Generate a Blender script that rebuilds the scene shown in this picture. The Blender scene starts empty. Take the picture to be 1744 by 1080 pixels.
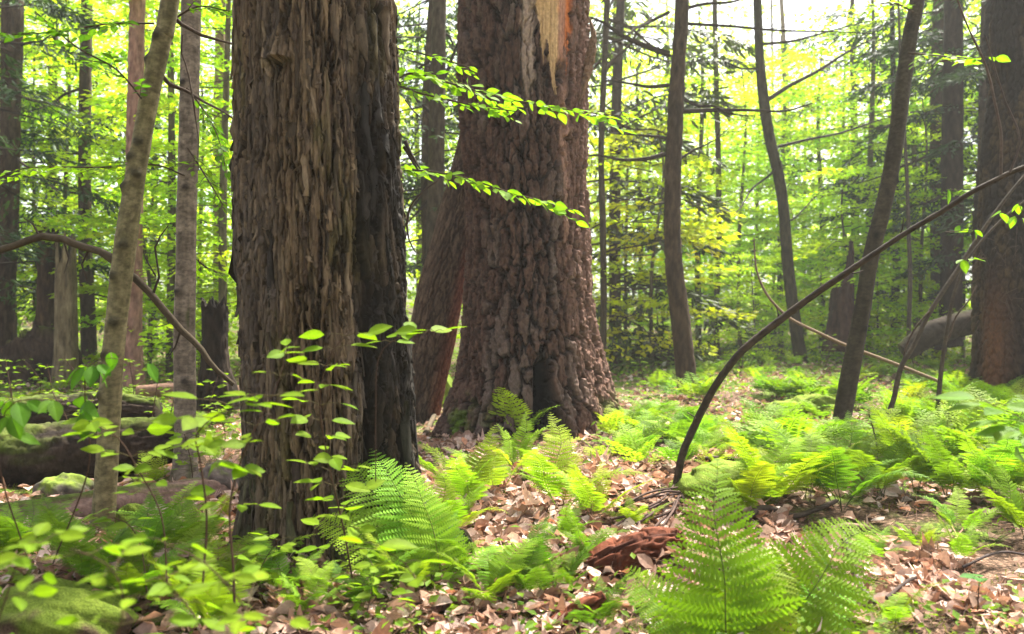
import bpy, math, random
import numpy as np
from mathutils import Vector, Matrix
R = math.radians
SC = bpy.context.scene
COL = SC.collection
# ------------------------------------------------------------------ camera, light, exposure
F = 1450.0; CX, CY = 872.0, 540.0; EYE = 1.10
cam = bpy.data.objects.new('camera', bpy.data.cameras.new('camera')); COL.objects.link(cam)
cam.location = (0, 0, EYE); cam.rotation_euler = (R(90), 0, 0)
cam.data.sensor_width = 36; cam.data.lens = 36*F/1744
cam.data.clip_start = .05; cam.data.clip_end = 1000
cam.data.dof.use_dof = True; cam.data.dof.focus_distance = 4.8; cam.data.dof.aperture_fstop = 2.4
SC.camera = cam
SUN_EL, SUN_AZ = R(60), R(36)          # azimuth clockwise from +Y (the view direction)
w = bpy.data.worlds.new('World'); SC.world = w; w.use_nodes = True
nt = w.node_tree; bg = nt.nodes['Background']
sky = nt.nodes.new('ShaderNodeTexSky'); sky.sky_type = 'NISHITA'; sky.sun_disc = False
sky.sun_elevation = SUN_EL; sky.sun_rotation = SUN_AZ; sky.dust_density = 4; sky.air_density = .8; sky.ozone_density = .6
hs = nt.nodes.new('ShaderNodeHueSaturation'); hs.inputs['Saturation'].default_value = .35
nt.links.new(sky.outputs[0], hs.inputs['Color']); nt.links.new(hs.outputs[0], bg.inputs[0])
bg.inputs[1].default_value = .10
sun = bpy.data.objects.new('sun', bpy.data.lights.new('sun', 'SUN')); COL.objects.link(sun)
sun.data.energy = 5.0; sun.data.angle = R(4); sun.data.color = (1, .95, .84)
sd = Vector((math.sin(SUN_AZ)*math.cos(SUN_EL), math.cos(SUN_AZ)*math.cos(SUN_EL), math.sin(SUN_EL)))
sun.rotation_euler = sd.to_track_quat('Z', 'Y').to_euler()
SC.view_settings.view_transform = 'Standard'; SC.view_settings.look = 'None'
SC.view_settings.exposure = 2.35; SC.view_settings.gamma = 1
SC.cycles.max_bounces = 7; SC.cycles.diffuse_bounces = 4; SC.cycles.transmission_bounces = 4; SC.cycles.glossy_bounces = 2
SC.cycles.volume_bounces = 0; SC.cycles.caustics_reflective = False; SC.cycles.caustics_refractive = False
SC.cycles.sample_clamp_indirect = 6
HAZE = .0012

rng = np.random.default_rng(7); rd = random.Random(7)
# ------------------------------------------------------------------ noise
def hsh(i, j, seed):
    with np.errstate(over='ignore'):
        h = (i.astype(np.int64)*374761393 + j.astype(np.int64)*668265263 + seed*974711) & 0xffffffff
        h = ((h ^ (h >> 13))*1274126177) & 0xffffffff
        h = ((h ^ (h >> 16))*2246822519) & 0xffffffff
        return ((h ^ (h >> 15)) & 0xffffff)/float(0x1000000)
def vn(u, v, seed=0):
    u = np.asarray(u, float); v = np.asarray(v, float)
    i = np.floor(u); j = np.floor(v); a = u-i; b = v-j; a = a*a*(3-2*a); b = b*b*(3-2*b)
    return (hsh(i, j, seed)*(1-a)+hsh(i+1, j, seed)*a)*(1-b)+(hsh(i, j+1, seed)*(1-a)+hsh(i+1, j+1, seed)*a)*b
def fbm(u, v, seed=0, o=4):
    s = 0; A = .5; n = 0
    for k in range(o):
        s = s+A*vn(u*2**k, v*2**k, seed+k*17); n += A; A *= .5
    return s/n
def cells(u, v, seed, jit=.9):
    i0 = np.floor(u); j0 = np.floor(v)
    f1 = np.full(u.shape, 9.); f2 = f1.copy(); cid = np.zeros(u.shape); dv1 = np.zeros(u.shape); du1 = dv1.copy()
    for a in (-1, 0, 1):
        for b in (-1, 0, 1):
            i = i0+a; j = j0+b
            du = u-(i+.5+(hsh(i, j, seed)-.5)*jit); dv = v-(j+.5+(hsh(i, j, seed+5)-.5)*jit)
            d = np.sqrt(du*du+dv*dv); near = d < f1
            f2 = np.where(near, f1, np.minimum(f2, d))
            cid = np.where(near, hsh(i, j, seed+9), cid); dv1 = np.where(near, dv, dv1); du1 = np.where(near, du, du1)
            f1 = np.where(near, d, f1)
    return f1, f2, cid, du1, dv1
def sst(a, b, x):
    t = np.clip((x-a)/(b-a), 0, 1); return t*t*(3-2*t)
def gs(x, c, s): return np.exp(-((x-c)/s)**2)
def mixc(a, b, t):
    t = np.asarray(t)[..., None]; return np.asarray(a)*(1-t)+np.asarray(b)*t

# ------------------------------------------------------------------ ground height and pixel -> place
BUMPS = []      # (x, y, radius, height)
def bump(px, py, r, h):
    d = EYE*F/(py-CY); BUMPS.append(((px-CX)/F*d, d, r, h))
bump(900, 740, 1.3, .10); bump(540, 960, .8, .06); bump(1240, 835, .42, .13); bump(1480, 930, .5, -.10); bump(1420, 900, .3, -.06)
bump(1310, 690, .9, .10); bump(1500, 640, 2.2, .28); bump(90, 640, 1.8, .30); bump(80, 1070, .35, .12); bump(60, 790, .5, -.12)
bump(1700, 800, .9, .08); bump(1190, 980, .30, .08); bump(720, 700, .7, .05)
def gh(x, y):
    x = np.asarray(x, float); y = np.asarray(y, float)
    z = (fbm(x*.35+3, y*.35+9, 3, 3)-.5)*.22 + (fbm(x*1.5, y*1.5, 4, 3)-.5)*.10 + (fbm(x*6, y*6, 5, 3)-.5)*.035
    for bx, by, r, h in BUMPS: z = z+h*np.exp(-((x-bx)**2+(y-by)**2)/(r*r))
    far = np.clip((np.hypot(x, y)-22)/60, 0, 1)
    return z+far*far*(3-2*far)*2.2*(.5+fbm(x*.03, y*.03, 8, 2))
def P(px, py, d): return np.array(((px-CX)/F*d, d, EYE-(py-CY)/F*d))
def G(px, py):
    d = EYE*F/max(py-CY, 8)
    for k in range(14):
        z = float(gh((px-CX)/F*d, d)); d = .5*d+.5*(EYE-z)*F/max(py-CY, 8)
    x = (px-CX)/F*d
    return np.array((x, d, float(gh(x, d))))
def GD(px, d):
    x = (px-CX)/F*d; return np.array((x, d, float(gh(x, d))))
def PX(p): return CX+p[0]/p[1]*F, CY+(EYE-p[2])/p[1]*F

# ------------------------------------------------------------------ materials
MATS = {}
def mat(name, tint=(1, 1, 1), trans=0., rough=.85, nscale=30, nstr=.35, bump=.4, bdist=.004, stretch=(1, 1, 1), spec=.3, attr=True, c2=None, tt=(1.15, 1.25, .42)):
    if name in MATS: return MATS[name]
    m = bpy.data.materials.new(name); m.use_nodes = True; t = m.node_tree; N = t.nodes; L = t.links
    b = N['Principled BSDF']; b.inputs['Roughness'].default_value = rough; b.inputs['Specular IOR Level'].default_value = spec
    tc = N.new('ShaderNodeTexCoord'); mp = N.new('ShaderNodeMapping'); mp.inputs['Scale'].default_value = stretch
    L.new(tc.outputs['Object'], mp.inputs[0])
    nz = N.new('ShaderNodeTexNoise'); nz.inputs['Scale'].default_value = nscale; nz.inputs['Detail'].default_value = 5; nz.inputs['Roughness'].default_value = .65
    L.new(mp.outputs[0], nz.inputs['Vector'])
    mr = N.new('ShaderNodeMapRange'); mr.inputs[1].default_value = .3; mr.inputs[2].default_value = .7
    mr.inputs[3].default_value = 1-nstr; mr.inputs[4].default_value = 1+nstr; L.new(nz.outputs[0], mr.inputs[0])
    oi = N.new('ShaderNodeObjectInfo')
    def mul(a, c):
        x = N.new('ShaderNodeVectorMath'); x.operation = 'MULTIPLY'
        L.new(a, x.inputs[0])
        if isinstance(c, tuple): x.inputs[1].default_value = c
        else: L.new(c, x.inputs[1])
        return x.outputs[0]
    if attr:
        at = N.new('ShaderNodeAttribute'); at.attribute_name = 'col'; base = mul(at.outputs['Color'], tuple(tint))
    else:
        rgb = N.new('ShaderNodeRGB'); rgb.outputs[0].default_value = (*tint, 1); base = rgb.outputs[0]
    base = mul(base, mr.outputs[0]); base = mul(base, oi.outputs['Color'])
    L.new(base, b.inputs['Base Color'])
    if bump > 0:
        bp = N.new('ShaderNodeBump'); bp.inputs['Strength'].default_value = bump; bp.inputs['Distance'].default_value = bdist
        L.new(nz.outputs[0], bp.inputs['Height']); L.new(bp.outputs[0], b.inputs['Normal'])
    if trans > 0:
        tr = N.new('ShaderNodeBsdfTranslucent'); L.new(mul(base, tt), tr.inputs[0])
        mx = N.new('ShaderNodeMixShader'); mx.inputs[0].default_value = trans
        L.new(b.outputs[0], mx.inputs[1]); L.new(tr.outputs[0], mx.inputs[2]); L.new(mx.outputs[0], N['Material Output'].inputs['Surface'])
    MATS[name] = m; return m
M_BARK = mat('old_bark', tint=(.66, .65, .62), nscale=60, nstr=.45, bump=.7, bdist=.006, stretch=(1, 1, .28), rough=.92, spec=.15)
M_BARK2 = mat('plated_bark', tint=(.72, .69, .67), nscale=45, nstr=.4, bump=.7, bdist=.006, stretch=(1, 1, .6), rough=.92, spec=.15)
M_BARK3 = mat('distant_bark', tint=(.62, .58, .52), nscale=18, nstr=.55, bump=1., bdist=.02, stretch=(1, 1, .3), rough=.92, spec=.1)
M_SMOOTH = mat('smooth_bark', tint=(.62, .58, .50), nscale=26, nstr=.5, bump=.6, bdist=.005, stretch=(1, 1, 1.6), rough=.8, spec=.2)
M_TWIG = mat('twig_bark', tint=(.65, .6, .55), nscale=60, nstr=.3, bump=.3, bdist=.002, rough=.85, spec=.15)
M_LEAF = mat('fresh_leaf', trans=.55, rough=.55, nscale=40, nstr=.15, bump=.15, bdist=.001, spec=.10)
M_FERN = mat('fern_green', trans=.45, rough=.6, nscale=25, nstr=.18, bump=0, spec=.12)
M_NEEDLE = mat('hemlock_needles', trans=.25, rough=.6, nscale=3, nstr=.3, bump=0, spec=.2)
M_LITTER = mat('dead_leaf', trans=.22, rough=.8, nscale=45, nstr=.3, bump=.35, bdist=.003, spec=.12, tt=(1.1, .9, .7))
M_MOSS = mat('moss', nscale=140, nstr=.5, bump=1., bdist=.01, rough=.95, spec=.1)
M_ROCK = mat('stone', nscale=22, nstr=.35, bump=.8, bdist=.01, rough=.9, spec=.2)
def ground_mat():
    m = bpy.data.materials.new('forest_floor'); m.use_nodes = True; t = m.node_tree; N = t.nodes; L = t.links
    b = N['Principled BSDF']; b.inputs['Roughness'].default_value = .95; b.inputs['Specular IOR Level'].default_value = .1
    tc = N.new('ShaderNodeTexCoord')
    def noise(s, d=5):
        n = N.new('ShaderNodeTexNoise'); n.inputs['Scale'].default_value = s; n.inputs['Detail'].default_value = d; L.new(tc.outputs['Object'], n.inputs[0]); return n.outputs[0]
    def ramp(src, stops):
        r = N.new('ShaderNodeValToRGB'); e = r.color_ramp.elements
        e[0].position, e[0].color = stops[0][0], (*stops[0][1], 1); e[1].position, e[1].color = stops[-1][0], (*stops[-1][1], 1)
        for p, c in stops[1:-1]: q = e.new(p); q.color = (*c, 1)
        L.new(src, r.inputs[0]); return r.outputs[0]
    duff = ramp(noise(38), [(.3, (.030, .020, .013)), (.5, (.085, .052, .034)), (.62, (.20, .125, .085)), (.75, (.34, .22, .16))])
    moss = ramp(noise(70), [(.35, (.03, .05, .008)), (.55, (.10, .15, .02)), (.7, (.20, .26, .04))])
    mk = ramp(noise(1.4, 6), [(.50, (0, 0, 0)), (.58, (1, 1, 1))])
    mx = N.new('ShaderNodeMix'); mx.data_type = 'RGBA'; L.new(mk, mx.inputs[0]); L.new(duff, mx.inputs[6]); L.new(moss, mx.inputs[7])
    L.new(mx.outputs[2], b.inputs['Base Color'])
    bp = N.new('ShaderNodeBump'); bp.inputs['Strength'].default_value = 1; bp.inputs['Distance'].default_value = .02
    L.new(noise(90), bp.inputs['Height']); L.new(bp.outputs[0], b.inputs['Normal'])
    return m

# ------------------------------------------------------------------ mesh collector
class MB:
    def __init__(s): s.v = []; s.f = []; s.c = []; s.n = 0
    def add(s, v, f, c):
        v = np.asarray(v, np.float32).reshape(-1, 3); f = np.asarray(f, np.int64)
        c = np.asarray(c, np.float32)
        if c.ndim == 1: c = np.tile(c, (len(v), 1))
        s.v.append(v); s.f.append(f+s.n); s.c.append(c); s.n += len(v)
    def scatter(s, tv, tf, M, pos, cols, curl=None):
        """template tv (k,3) placed by matrices M (n,3,3; columns are axes) at pos (n,3)"""
        n = len(pos)
        if n == 0: return
        tv = np.asarray(tv, float); k = len(tv)
        if curl is not None:
            T = np.repeat(tv[None], n, 0); T[:, :, 2] += curl[:, 0, None]*tv[None, :, 0]**2+curl[:, 1, None]*(tv[None, :, 1]-.5)**2+curl[:, 2, None]*tv[None, :, 0]*tv[None, :, 1]
            V = np.einsum('nij,nkj->nki', M, T)+pos[:, None]
        else: V = np.einsum('nij,kj->nki', M, tv)+pos[:, None]
        Fc = (np.asarray(tf)[None]+(np.arange(n)*k)[:, None, None]).reshape(-1, np.asarray(tf).shape[1])
        s.add(V.reshape(-1, 3), Fc, np.repeat(cols, k, 0)*(1 if k != 18 else np.tile(np.tile([.93, 1.3, .93], 6), n)[:, None]))
    def mesh(s, name, smooth=False):
        me = bpy.data.meshes.new(name); V = np.concatenate(s.v); C = np.concatenate(s.c)
        me.vertices.add(len(V)); me.vertices.foreach_set('co', V.ravel())
        loops = np.concatenate([f.ravel() for f in s.f]); tot = np.concatenate([np.full(len(f), f.shape[1]) for f in s.f])
        st = np.concatenate([[0], np.cumsum(tot)[:-1]])
        me.loops.add(len(loops)); me.loops.foreach_set('vertex_index', loops.astype(np.int32))
        me.polygons.add(len(tot)); me.polygons.foreach_set('loop_start', st.astype(np.int32))
        me.update(calc_edges=True)
        a = me.attributes.new('col', 'FLOAT_COLOR', 'POINT')
        a.data.foreach_set('color', np.concatenate([C, np.ones((len(C), 1))], 1).astype(np.float32).ravel())
        me.polygons.foreach_set('use_smooth', np.full(len(tot), smooth))
        return me
    def build(s, name, m, parent=None, smooth=False):
        me = s.mesh(name, smooth); me.materials.append(m); return link(name, me, parent)
def link(name, me, parent=None):
    o = bpy.data.objects.new(name, me); COL.objects.link(o); o.parent = parent; return o
def tag(o, label, cat, group=None, kind=None):
    if label: o['label'] = label
    if cat: o['category'] = cat
    if group: o['group'] = group
    if kind: o['kind'] = kind
    return o
def thing(name, label, cat, loc=(0, 0, 0), group=None):
    o = bpy.data.objects.new(name, None); COL.objects.link(o); o.location = Vector([float(q) for q in loc]); o.empty_display_size = .2
    return tag(o, label, cat, group)
def nrm(a): return a/np.maximum(np.linalg.norm(a, axis=-1, keepdims=True), 1e-9)

# ------------------------------------------------------------------ tubes with a bark skin
def catmull(pts, step):
    pts = np.asarray(pts, float); out = []
    Q = np.vstack([2*pts[0]-pts[1], pts, 2*pts[-1]-pts[-2]])
    for i in range(1, len(Q)-2):
        n = max(1, int(np.linalg.norm(Q[i+1][:3]-Q[i][:3])/step)); t = np.linspace(0, 1, n, endpoint=False)[:, None]
        a, b, c, d = Q[i-1], Q[i], Q[i+1], Q[i+2]
        out.append(.5*((2*b)+(c-a)*t+(2*a-5*b+4*c-d)*t**2+(-a+3*b-3*c+d)*t**3))
    out.append(Q[-2:-1]); r = np.vstack(out); r[:, 3] = np.maximum(r[:, 3], 1e-4); return r
def skin(mb, path, nth, fn=None, col=(.1, .1, .1), cam_side=None, cap=True):
    """path (n,4) x y z r; fn(phi, s, z, r) -> (dr, col). phi=0 faces the camera"""
    c = path[:, :3]; r = path[:, 3]; T = nrm(np.gradient(c, axis=0))
    C = np.array((0, -1, 0.)) if cam_side is None else np.asarray(cam_side, float)
    S = nrm(np.cross(T, C)); Fr = np.cross(S, T)
    if isinstance(nth, int): phi = np.linspace(-math.pi, math.pi, nth, endpoint=False)
    else: phi = nth
    nth = len(phi)
    s = np.concatenate([[0], np.cumsum(np.linalg.norm(np.diff(c, axis=0), axis=1))])
    PH, SS = np.meshgrid(phi, s); RR = np.repeat(r[:, None], nth, 1); ZZ = np.repeat(c[:, 2:3], nth, 1)
    if fn: dr, cc = fn(PH, SS, ZZ, RR)
    else: dr = 0; cc = np.broadcast_to(np.array(col), PH.shape+(3,))
    rr = np.maximum(RR+dr, RR*.15)
    V = c[:, None]+rr[..., None]*(np.sin(PH)[..., None]*S[:, None]+np.cos(PH)[..., None]*Fr[:, None])
    n = len(c); i = np.arange(n-1)[:, None]*nth; j = np.arange(nth)[None]; k = (j+1) % nth
    Fq = np.stack([i+j, i+k, i+nth+k, i+nth+j], -1).reshape(-1, 4)
    mb.add(V.reshape(-1, 3), Fq, cc.reshape(-1, 3))
    if cap:
        for idx in (0, n-1):
            ctr = c[idx]; b = mb.n
            ring = V[idx]; cv = np.vstack([ring, ctr+T[idx]*(.2*r[idx] if idx else -.2*r[idx])])
            tri = np.stack([np.arange(nth), (np.arange(nth)+1) % nth, np.full(nth, nth)], -1)
            mb.add(cv, tri if idx else tri[:, ::-1], np.vstack([cc[idx], cc[idx].mean(0)]))
    return V
def tube(mb, pts, nth=6, step=.05, col=(.1, .08, .06), wob=.0, fn=None):
    p = catmull(pts, step)
    if wob: p[:, :3] += (np.stack([vn(np.arange(len(p))*.35, 0*p[:, 0]+k*7.3+pts[0][0], 5) for k in range(3)], 1)-.5)*wob
    skin(mb, p, nth, fn, col); return p
def pxpath(pts, d, below=.15, top=None):
    """pixel axis [(px,py,wpx[,d])...] base first -> xyz r"""
    out = []
    for q in pts:
        dd = q[3] if len(q) > 3 else d; x = P(q[0], q[1], dd); out.append((*x, q[2]/2/F*dd))
    if below:
        a = np.array(out[0]); b = a.copy(); b[2] -= below; b[3] *= 1.1; out.insert(0, tuple(b))
    if top:
        a, b = np.array(out[-2]), np.array(out[-1]); dv = (b-a)[:3]; dv /= max(dv[2], .05)
        z = b[2]
        while z < top:
            h = min(1.6, top-z+.01); z += h; q = np.array(out[-1]); q[:3] += dv*h*np.array((.8, 1, 1)); q[3] *= .96; out.append(tuple(q)); dv[:2] *= .7
    return out
def bark_plain(base, base2, amp=.008, us=.05, vs=.12, seed=1, knots=(), moss=None, ring=0.):
    base = np.array(base); base2 = np.array(base2)
    def fn(ph, s, z, r):
        u = ph*r.mean()/us; v = s/vs; u = u+fbm(v*.7, u*.4, seed, 2)*1.2
        f1, f2, cid, du, dv = cells(u, v, seed)
        dr = amp*(sst(0, .3, f2-f1)-.6)+amp*.6*(cid-.5)+(fbm(ph*2+9, s*2.2, seed+3, 3)-.5)*r*.14
        cc = mixc(base, base2, np.clip(cid*.6+fbm(ph*3, s*5, seed+2, 3)*.8-.3, 0, 1))
        if ring: dr = dr+ring*(vn(s*30, ph*.5, seed+4)-.5)
        for kp, ks, ka, kw in knots:
            g = np.exp(-(((ph-kp)*r/kw)**2+((s-ks)/kw)**2)); dr = dr+ka*g; cc = mixc(cc, base*.35, np.clip(g*1.5, 0, .93))
        if moss is not None:
            mk = sst(.56, .70, fbm(ph*1.5, s*3, seed+8, 3)-.10*np.clip(z, 0, 2)+moss); cc = mixc(cc, (.075, .10, .025), mk*.7)
        return dr, cc
    return fn

# ------------------------------------------------------------------ leaves
def leaf_hi():
    ys = np.array([0, .16, .38, .62, .82, 1.0]); ws = np.array([0, .20, .29, .25, .13, 0.])
    v = []; 
    for y, ww in zip(ys, ws):
        dz = -.10*y*y
        v += [(-ww, y, dz+ww*.16), (0, y, dz), (ww, y, dz+ww*.16)]
    f = []
    for i in range(5):
        a = i*3; f += [(a, a+1, a+4, a+3), (a+1, a+2, a+5, a+4)]
    return np.array(v), np.array(f)
LH = leaf_hi()
LL = (np.array([(0, 0, 0), (-.26, .45, .06), (0, 1, -.08), (.26, .45, .06), (0, .5, -.01)]), np.array([(0, 4, 1), (1, 4, 2), (0, 3, 4), (3, 2, 4)]))
LD = (np.array([(0, 0, 0), (-.28, .45, .07), (0, 1, -.05), (.28, .45, .07)]), np.array([(0, 3, 2, 1)]))
def frames(d, n, sc):
    d = nrm(d); s = nrm(np.cross(d, n)); n = np.cross(s, d)
    return np.stack([s, d, n], -1)*np.asarray(sc).reshape(-1, 1, 1)
def leafcols(n, base, var=.25, yel=.3):
    b = np.tile(np.array(base), (n, 1)); k = rng.random((n, 1)); b = b*(1-var/2+var*k)
    y = rng.random((n, 1))*yel; return b*(1+y*np.array([[.7, .12, -.2]]))
LIME = (.125, .24, .012)

def spray(mbt, mbl, path, leaf=.07, side=.35, nside=10, twig=(.09, .07, .045), col=LIME, tmpl=LH, flat=.28, up=(0, 0, 1), gap=.5, start=.1, endleaf=True):
    """leafy branch: main twig along path (n,4), side twigs in the flat, leaves alternate"""
    L = len(path); T = nrm(np.gradient(path[:, :3], axis=0)); up = np.array(up, float)
    D = []; Nn = []; Ps = []; Sz = []
    def leaves_on(p0, dr, ln, r0):
        n = max(1, int(ln/(leaf*gap))); sd = nrm(np.cross(dr, up))
        for i in range(n+1):
            t = (i+.6)/(n+1); sgn = 1 if i % 2 else -1
            q = p0+dr*ln*t-up*ln*.18*t*t
            dd = dr*.75+sd*sgn*.85+rng.normal(0, .18, 3) if i < n else dr+rng.normal(0, .1, 3)
            D.append(dd-up*(.05+abs(rng.normal(0, .15)))); Nn.append(up+rng.normal(0, flat, 3)); Ps.append(q); Sz.append(leaf*rng.uniform(.65, 1.15))
    for i in range(nside):
        t = start+(1-start)*(i+.5)/nside; k = min(L-1, int(t*(L-1))); sgn = 1 if i % 2 else -1
        T0 = T[k]; sd = nrm(np.cross(T0, up)); dr = nrm(T0*.8+sd*sgn*.75+rng.normal(0, .12, 3)); ln = side*(1.05-t*.75)*rng.uniform(.6, 1.2)
        p0 = path[k, :3]; e = p0+dr*ln-up*ln*.18
        r0 = max(path[k, 3]*.5, .0012)
        tube(mbt, [(*p0, r0), (*(p0+dr*ln*.5-up*ln*.05), r0*.7), (*e, r0*.4)], 4, ln*.4, twig)
        leaves_on(p0, dr, ln, r0)
    if endleaf: leaves_on(path[int(L*.7), :3], nrm(path[-1, :3]-path[int(L*.7), :3]), np.linalg.norm(path[-1, :3]-path[int(L*.7), :3]), .002)
    n = len(Ps); mbl.scatter(*tmpl, frames(np.array(D), np.array(Nn), Sz), np.array(Ps), leafcols(n, col))

# ------------------------------------------------------------------ fern fronds
def frond(L=.5, Wd=.11, npin=22, npl=11, a0=10, a1=60, stipe=.3, seed=0, col=(.13, .27, .03), hay=True, curl=0.):
    r = np.random.default_rng(seed); mb = MB(); n = 40
    t = np.linspace(0, 1, n); ang = np.radians(a0+(a1-a0)*t**1.4); ds = L/(n-1)
    y = np.concatenate([[0], np.cumsum(np.sin(ang[:-1])*ds)]); z = np.concatenate([[0], np.cumsum(np.cos(ang[:-1])*ds)])
    x = (vn(t*3, 0*t+seed, 3)-.5)*L*.10+curl*t*t*L
    c = np.stack([x, y, z], 1); rad = .0022*(1-t*.8)*(L/.5)
    skin(mb, np.column_stack([c, rad]), 4, None, (.09, .11, .03), cam_side=(1, 0, 0), cap=False)
    T = nrm(np.gradient(c, axis=0)); X = np.array((1, 0, 0.))
    PV = []; PM = []; PC = []
    for i in range(npin):
        b = i/(npin-1)*.985; tt = stipe+(1-stipe)*b; k = tt*(n-1); k0 = int(k); p = c[k0]*(1-k+k0)+c[min(k0+1, n-1)]*(k-k0)
        Tk = T[k0]; Nk = nrm(np.cross(X, Tk))
        sh = (1-b)**.85*(min(1, .55+b*3.2) if hay else min(1, .18+b*2.4))*1.0+.02
        for sg in (-1, 1):
            pl = Wd*sh*r.uniform(.88, 1.1); dr = nrm(X*sg+Tk*(.22+.35*b)+Nk*r.normal(.05, .09)); 
            if r.random() < .03: continue
            nn = nrm(Nk+X*sg*.1+r.normal(0, .08, 3)); nn = nrm(nn-dr*np.dot(nn, dr)); ax = np.cross(dr, nn)
            base = np.array(col)*r.uniform(.82, 1.15)
            if npl <= 1:
                wv = pl*.16; e = p+dr*pl-nn*pl*.15; m1 = p+dr*pl*.45
                PV.append(([p, m1+ax*wv, e, m1-ax*wv], base)); continue
            m = max(3, int(npl*(pl/Wd)**.6)); 
            for j in range(m):
                u = (j+.4)/m; q = p+dr*pl*u-nn*pl*.16*u*u
                lw = pl*.27*(1-u)**.6*(.55+.45*min(1, u*6)); sp = pl/m*1.3
                for s2 in (-1, 1):
                    d2 = nrm(ax*s2+dr*.45); e = q+d2*lw-nn*lw*.12
                    PV.append(([q-dr*sp*.30, q+d2*lw*.5-dr*sp*.42, e, q+d2*lw*.42+dr*sp*.46] if s2 > 0 else [q-dr*sp*.30, q+d2*lw*.42+dr*sp*.46, e, q+d2*lw*.5-dr*sp*.42], base*(1+.15*u)))
    V = np.array([a for a, b in PV]).reshape(-1, 3); Cc = np.repeat(np.array([b for a, b in PV]), 4, 0)
    mb.add(V, np.arange(len(V)).reshape(-1, 4), Cc)
    me = mb.mesh('frond'); me.materials.append(M_FERN); return me
# ================================================================== SETTING
def make_ground():
    n = 470; t = np.linspace(-1, 1, n); k = 6.0
    g = 170*np.sinh(k*t)/math.sinh(k); X, Y = np.meshgrid(g, g+4.2); Z = gh(X, Y)
    mb = MB(); i = np.arange(n-1)[:, None]*n+np.arange(n-1)[None]
    mb.add(np.stack([X, Y, Z], -1), np.stack([i, i+1, i+n+1, i+n], -1).reshape(-1, 4), (.1, .1, .1))
    o = mb.build('ground', ground_mat(), None, True); tag(o, 'brown forest floor with moss patches', None, None, 'structure')
make_ground()

# ================================================================== THE TWO GREAT TRUNKS
def great_path(rows, dc):
    """rows (py, left px, right px) from the base up -> x y z r at centre depth dc"""
    return [((l+r_)/2, py, (r_-l), dc) for py, l, r_ in rows]
# ---- shaggy trunk in front
dA = 4.02
rowsA = [(985, 404, 768), (930, 410, 736), (880, 418, 716), (820, 423, 706), (740, 422, 702), (640, 418, 699), (540, 415, 692), (450, 411, 690), (300, 408, 684), (150, 407, 676), (0, 408, 670)]
pA = np.array(pxpath(great_path(rowsA, dA), dA, .2, None))
top = [pA[-1]+np.array((0.01*k, 0, .5*k, -.004*k)) for k in range(1, 3)]
def fnA(ph, s, z, r):
    arc = ph*.43
    wz = (fbm(z*1.3, ph*1.2, 31, 3)-.5)
    # long stringy plates
    jg = fbm(arc*55, z*14, 36, 3)-.5; jg2 = fbm(arc*60, z*16, 37, 3)-.5; u = arc/.046+wz*2.6+jg*.9; f1, f2, cid, du, dv = cells(u, z/.60+wz*1.5+jg2*.35, 11)
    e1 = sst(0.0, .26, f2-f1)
    u2 = arc/.020+wz*3.4+cid*5+jg2*.9; g1, g2, cid2, du2, dv2 = cells(u2, z/.24+fbm(arc*20, z*4, 34, 2)*1.6+jg*.5, 12, .95)
    e2 = sst(.0, .16, g2-g1)
    h1, h2, cid3, du3, dv3 = cells(arc/.011+wz*4, z/.06, 13, .95); e3 = sst(0, .22, h2-h1)
    fib = fbm(arc*260, z*9, 14, 3)-.5
    lift = (cid2-.5)*.008+(-dv2)*.0045*(cid2 > .35)
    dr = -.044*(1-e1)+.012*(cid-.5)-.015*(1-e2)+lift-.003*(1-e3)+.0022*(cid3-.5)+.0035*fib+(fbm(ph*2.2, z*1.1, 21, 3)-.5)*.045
    # right-hand rib and the crevice beside it
    wob = (vn(z*3, 0*z, 41)-.5)*.10
    low = sst(1.75, .9, z); crev = gs(ph, R(40)+wob*.6-.05*z+.04, .085)
    dr = dr-(.030+.050*low)*crev+(.018+.035*low)*gs(ph, R(66)+wob*.4, .28)
    # root flare lobes
    fl = np.exp(-np.maximum(z, 0)/.20)
    dr = dr+fl*(.075*gs(ph, R(-72), .30)+.03*gs(ph, R(-25), .25)+.05*gs(ph, R(12), .25)+.19*gs(ph, R(68), .32)-.03)
    dr = dr-.030*np.exp(-np.maximum(z, 0)/.55)*(gs(ph, R(-8), .10)+gs(ph, R(25), .08)+gs(ph, R(-48), .08))
    # hooded branch scar
    zb = EYE+(540-98)/F*3.62; pb = R(-13); gx = gs(ph, pb, .15); up_ = z-zb
    dr = dr+gx*np.where(up_ > 0, .085*np.exp(-up_/.085), 0)-gx*np.where((up_ <= 0), .040*np.exp(up_/.10), 0)
    tan = np.array((.230, .160, .095)); br = np.array((.060, .038, .026)); gr = np.array((.115, .092, .078)); ol = np.array((.11, .095, .035))
    cc = mixc(br, tan, np.clip(cid2*.9+fib*.6, 0, 1))
    cc = mixc(cc, gr, sst(.45, .75, fbm(ph*1.4+4, z*1.1, 51, 3)+.22*(ph < -.25))*(.4+.6*cid))
    cc = mixc(cc, ol, sst(.62, .74, fbm(ph*3+4, z*2.2, 52, 3))*.6)
    cc = mixc(cc, (.26, .19, .125), (cid3 > .88)*.55)
    cc = cc*(1-.70*(1-e1))[..., None]                     # colour darkened towards the bottom of the furrows
    char = sst(R(34), R(42), ph+wob)*np.clip(sst(2.6, 1.5, z)*.8+.35, 0, 1)*sst(1.75, 1.3, ph)
    cc = mixc(cc, (.016, .013, .011), np.clip(char*(.55+.9*fbm(ph*9, z*3, 53, 4)-.25*(cid2-.3)), 0, .95))
    base = sst(.55, .05, z)*sst(.42, .62, fbm(ph*4, z*6, 54, 3)); cc = mixc(cc, (.07, .085, .03), base*.6)
    return dr, cc
tA = thing('old_hemlock', 'huge old trunk with shaggy grey-brown bark and a blackened rib, nearest the camera', 'tree', (pA[0][0], pA[0][1], 0))
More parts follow.
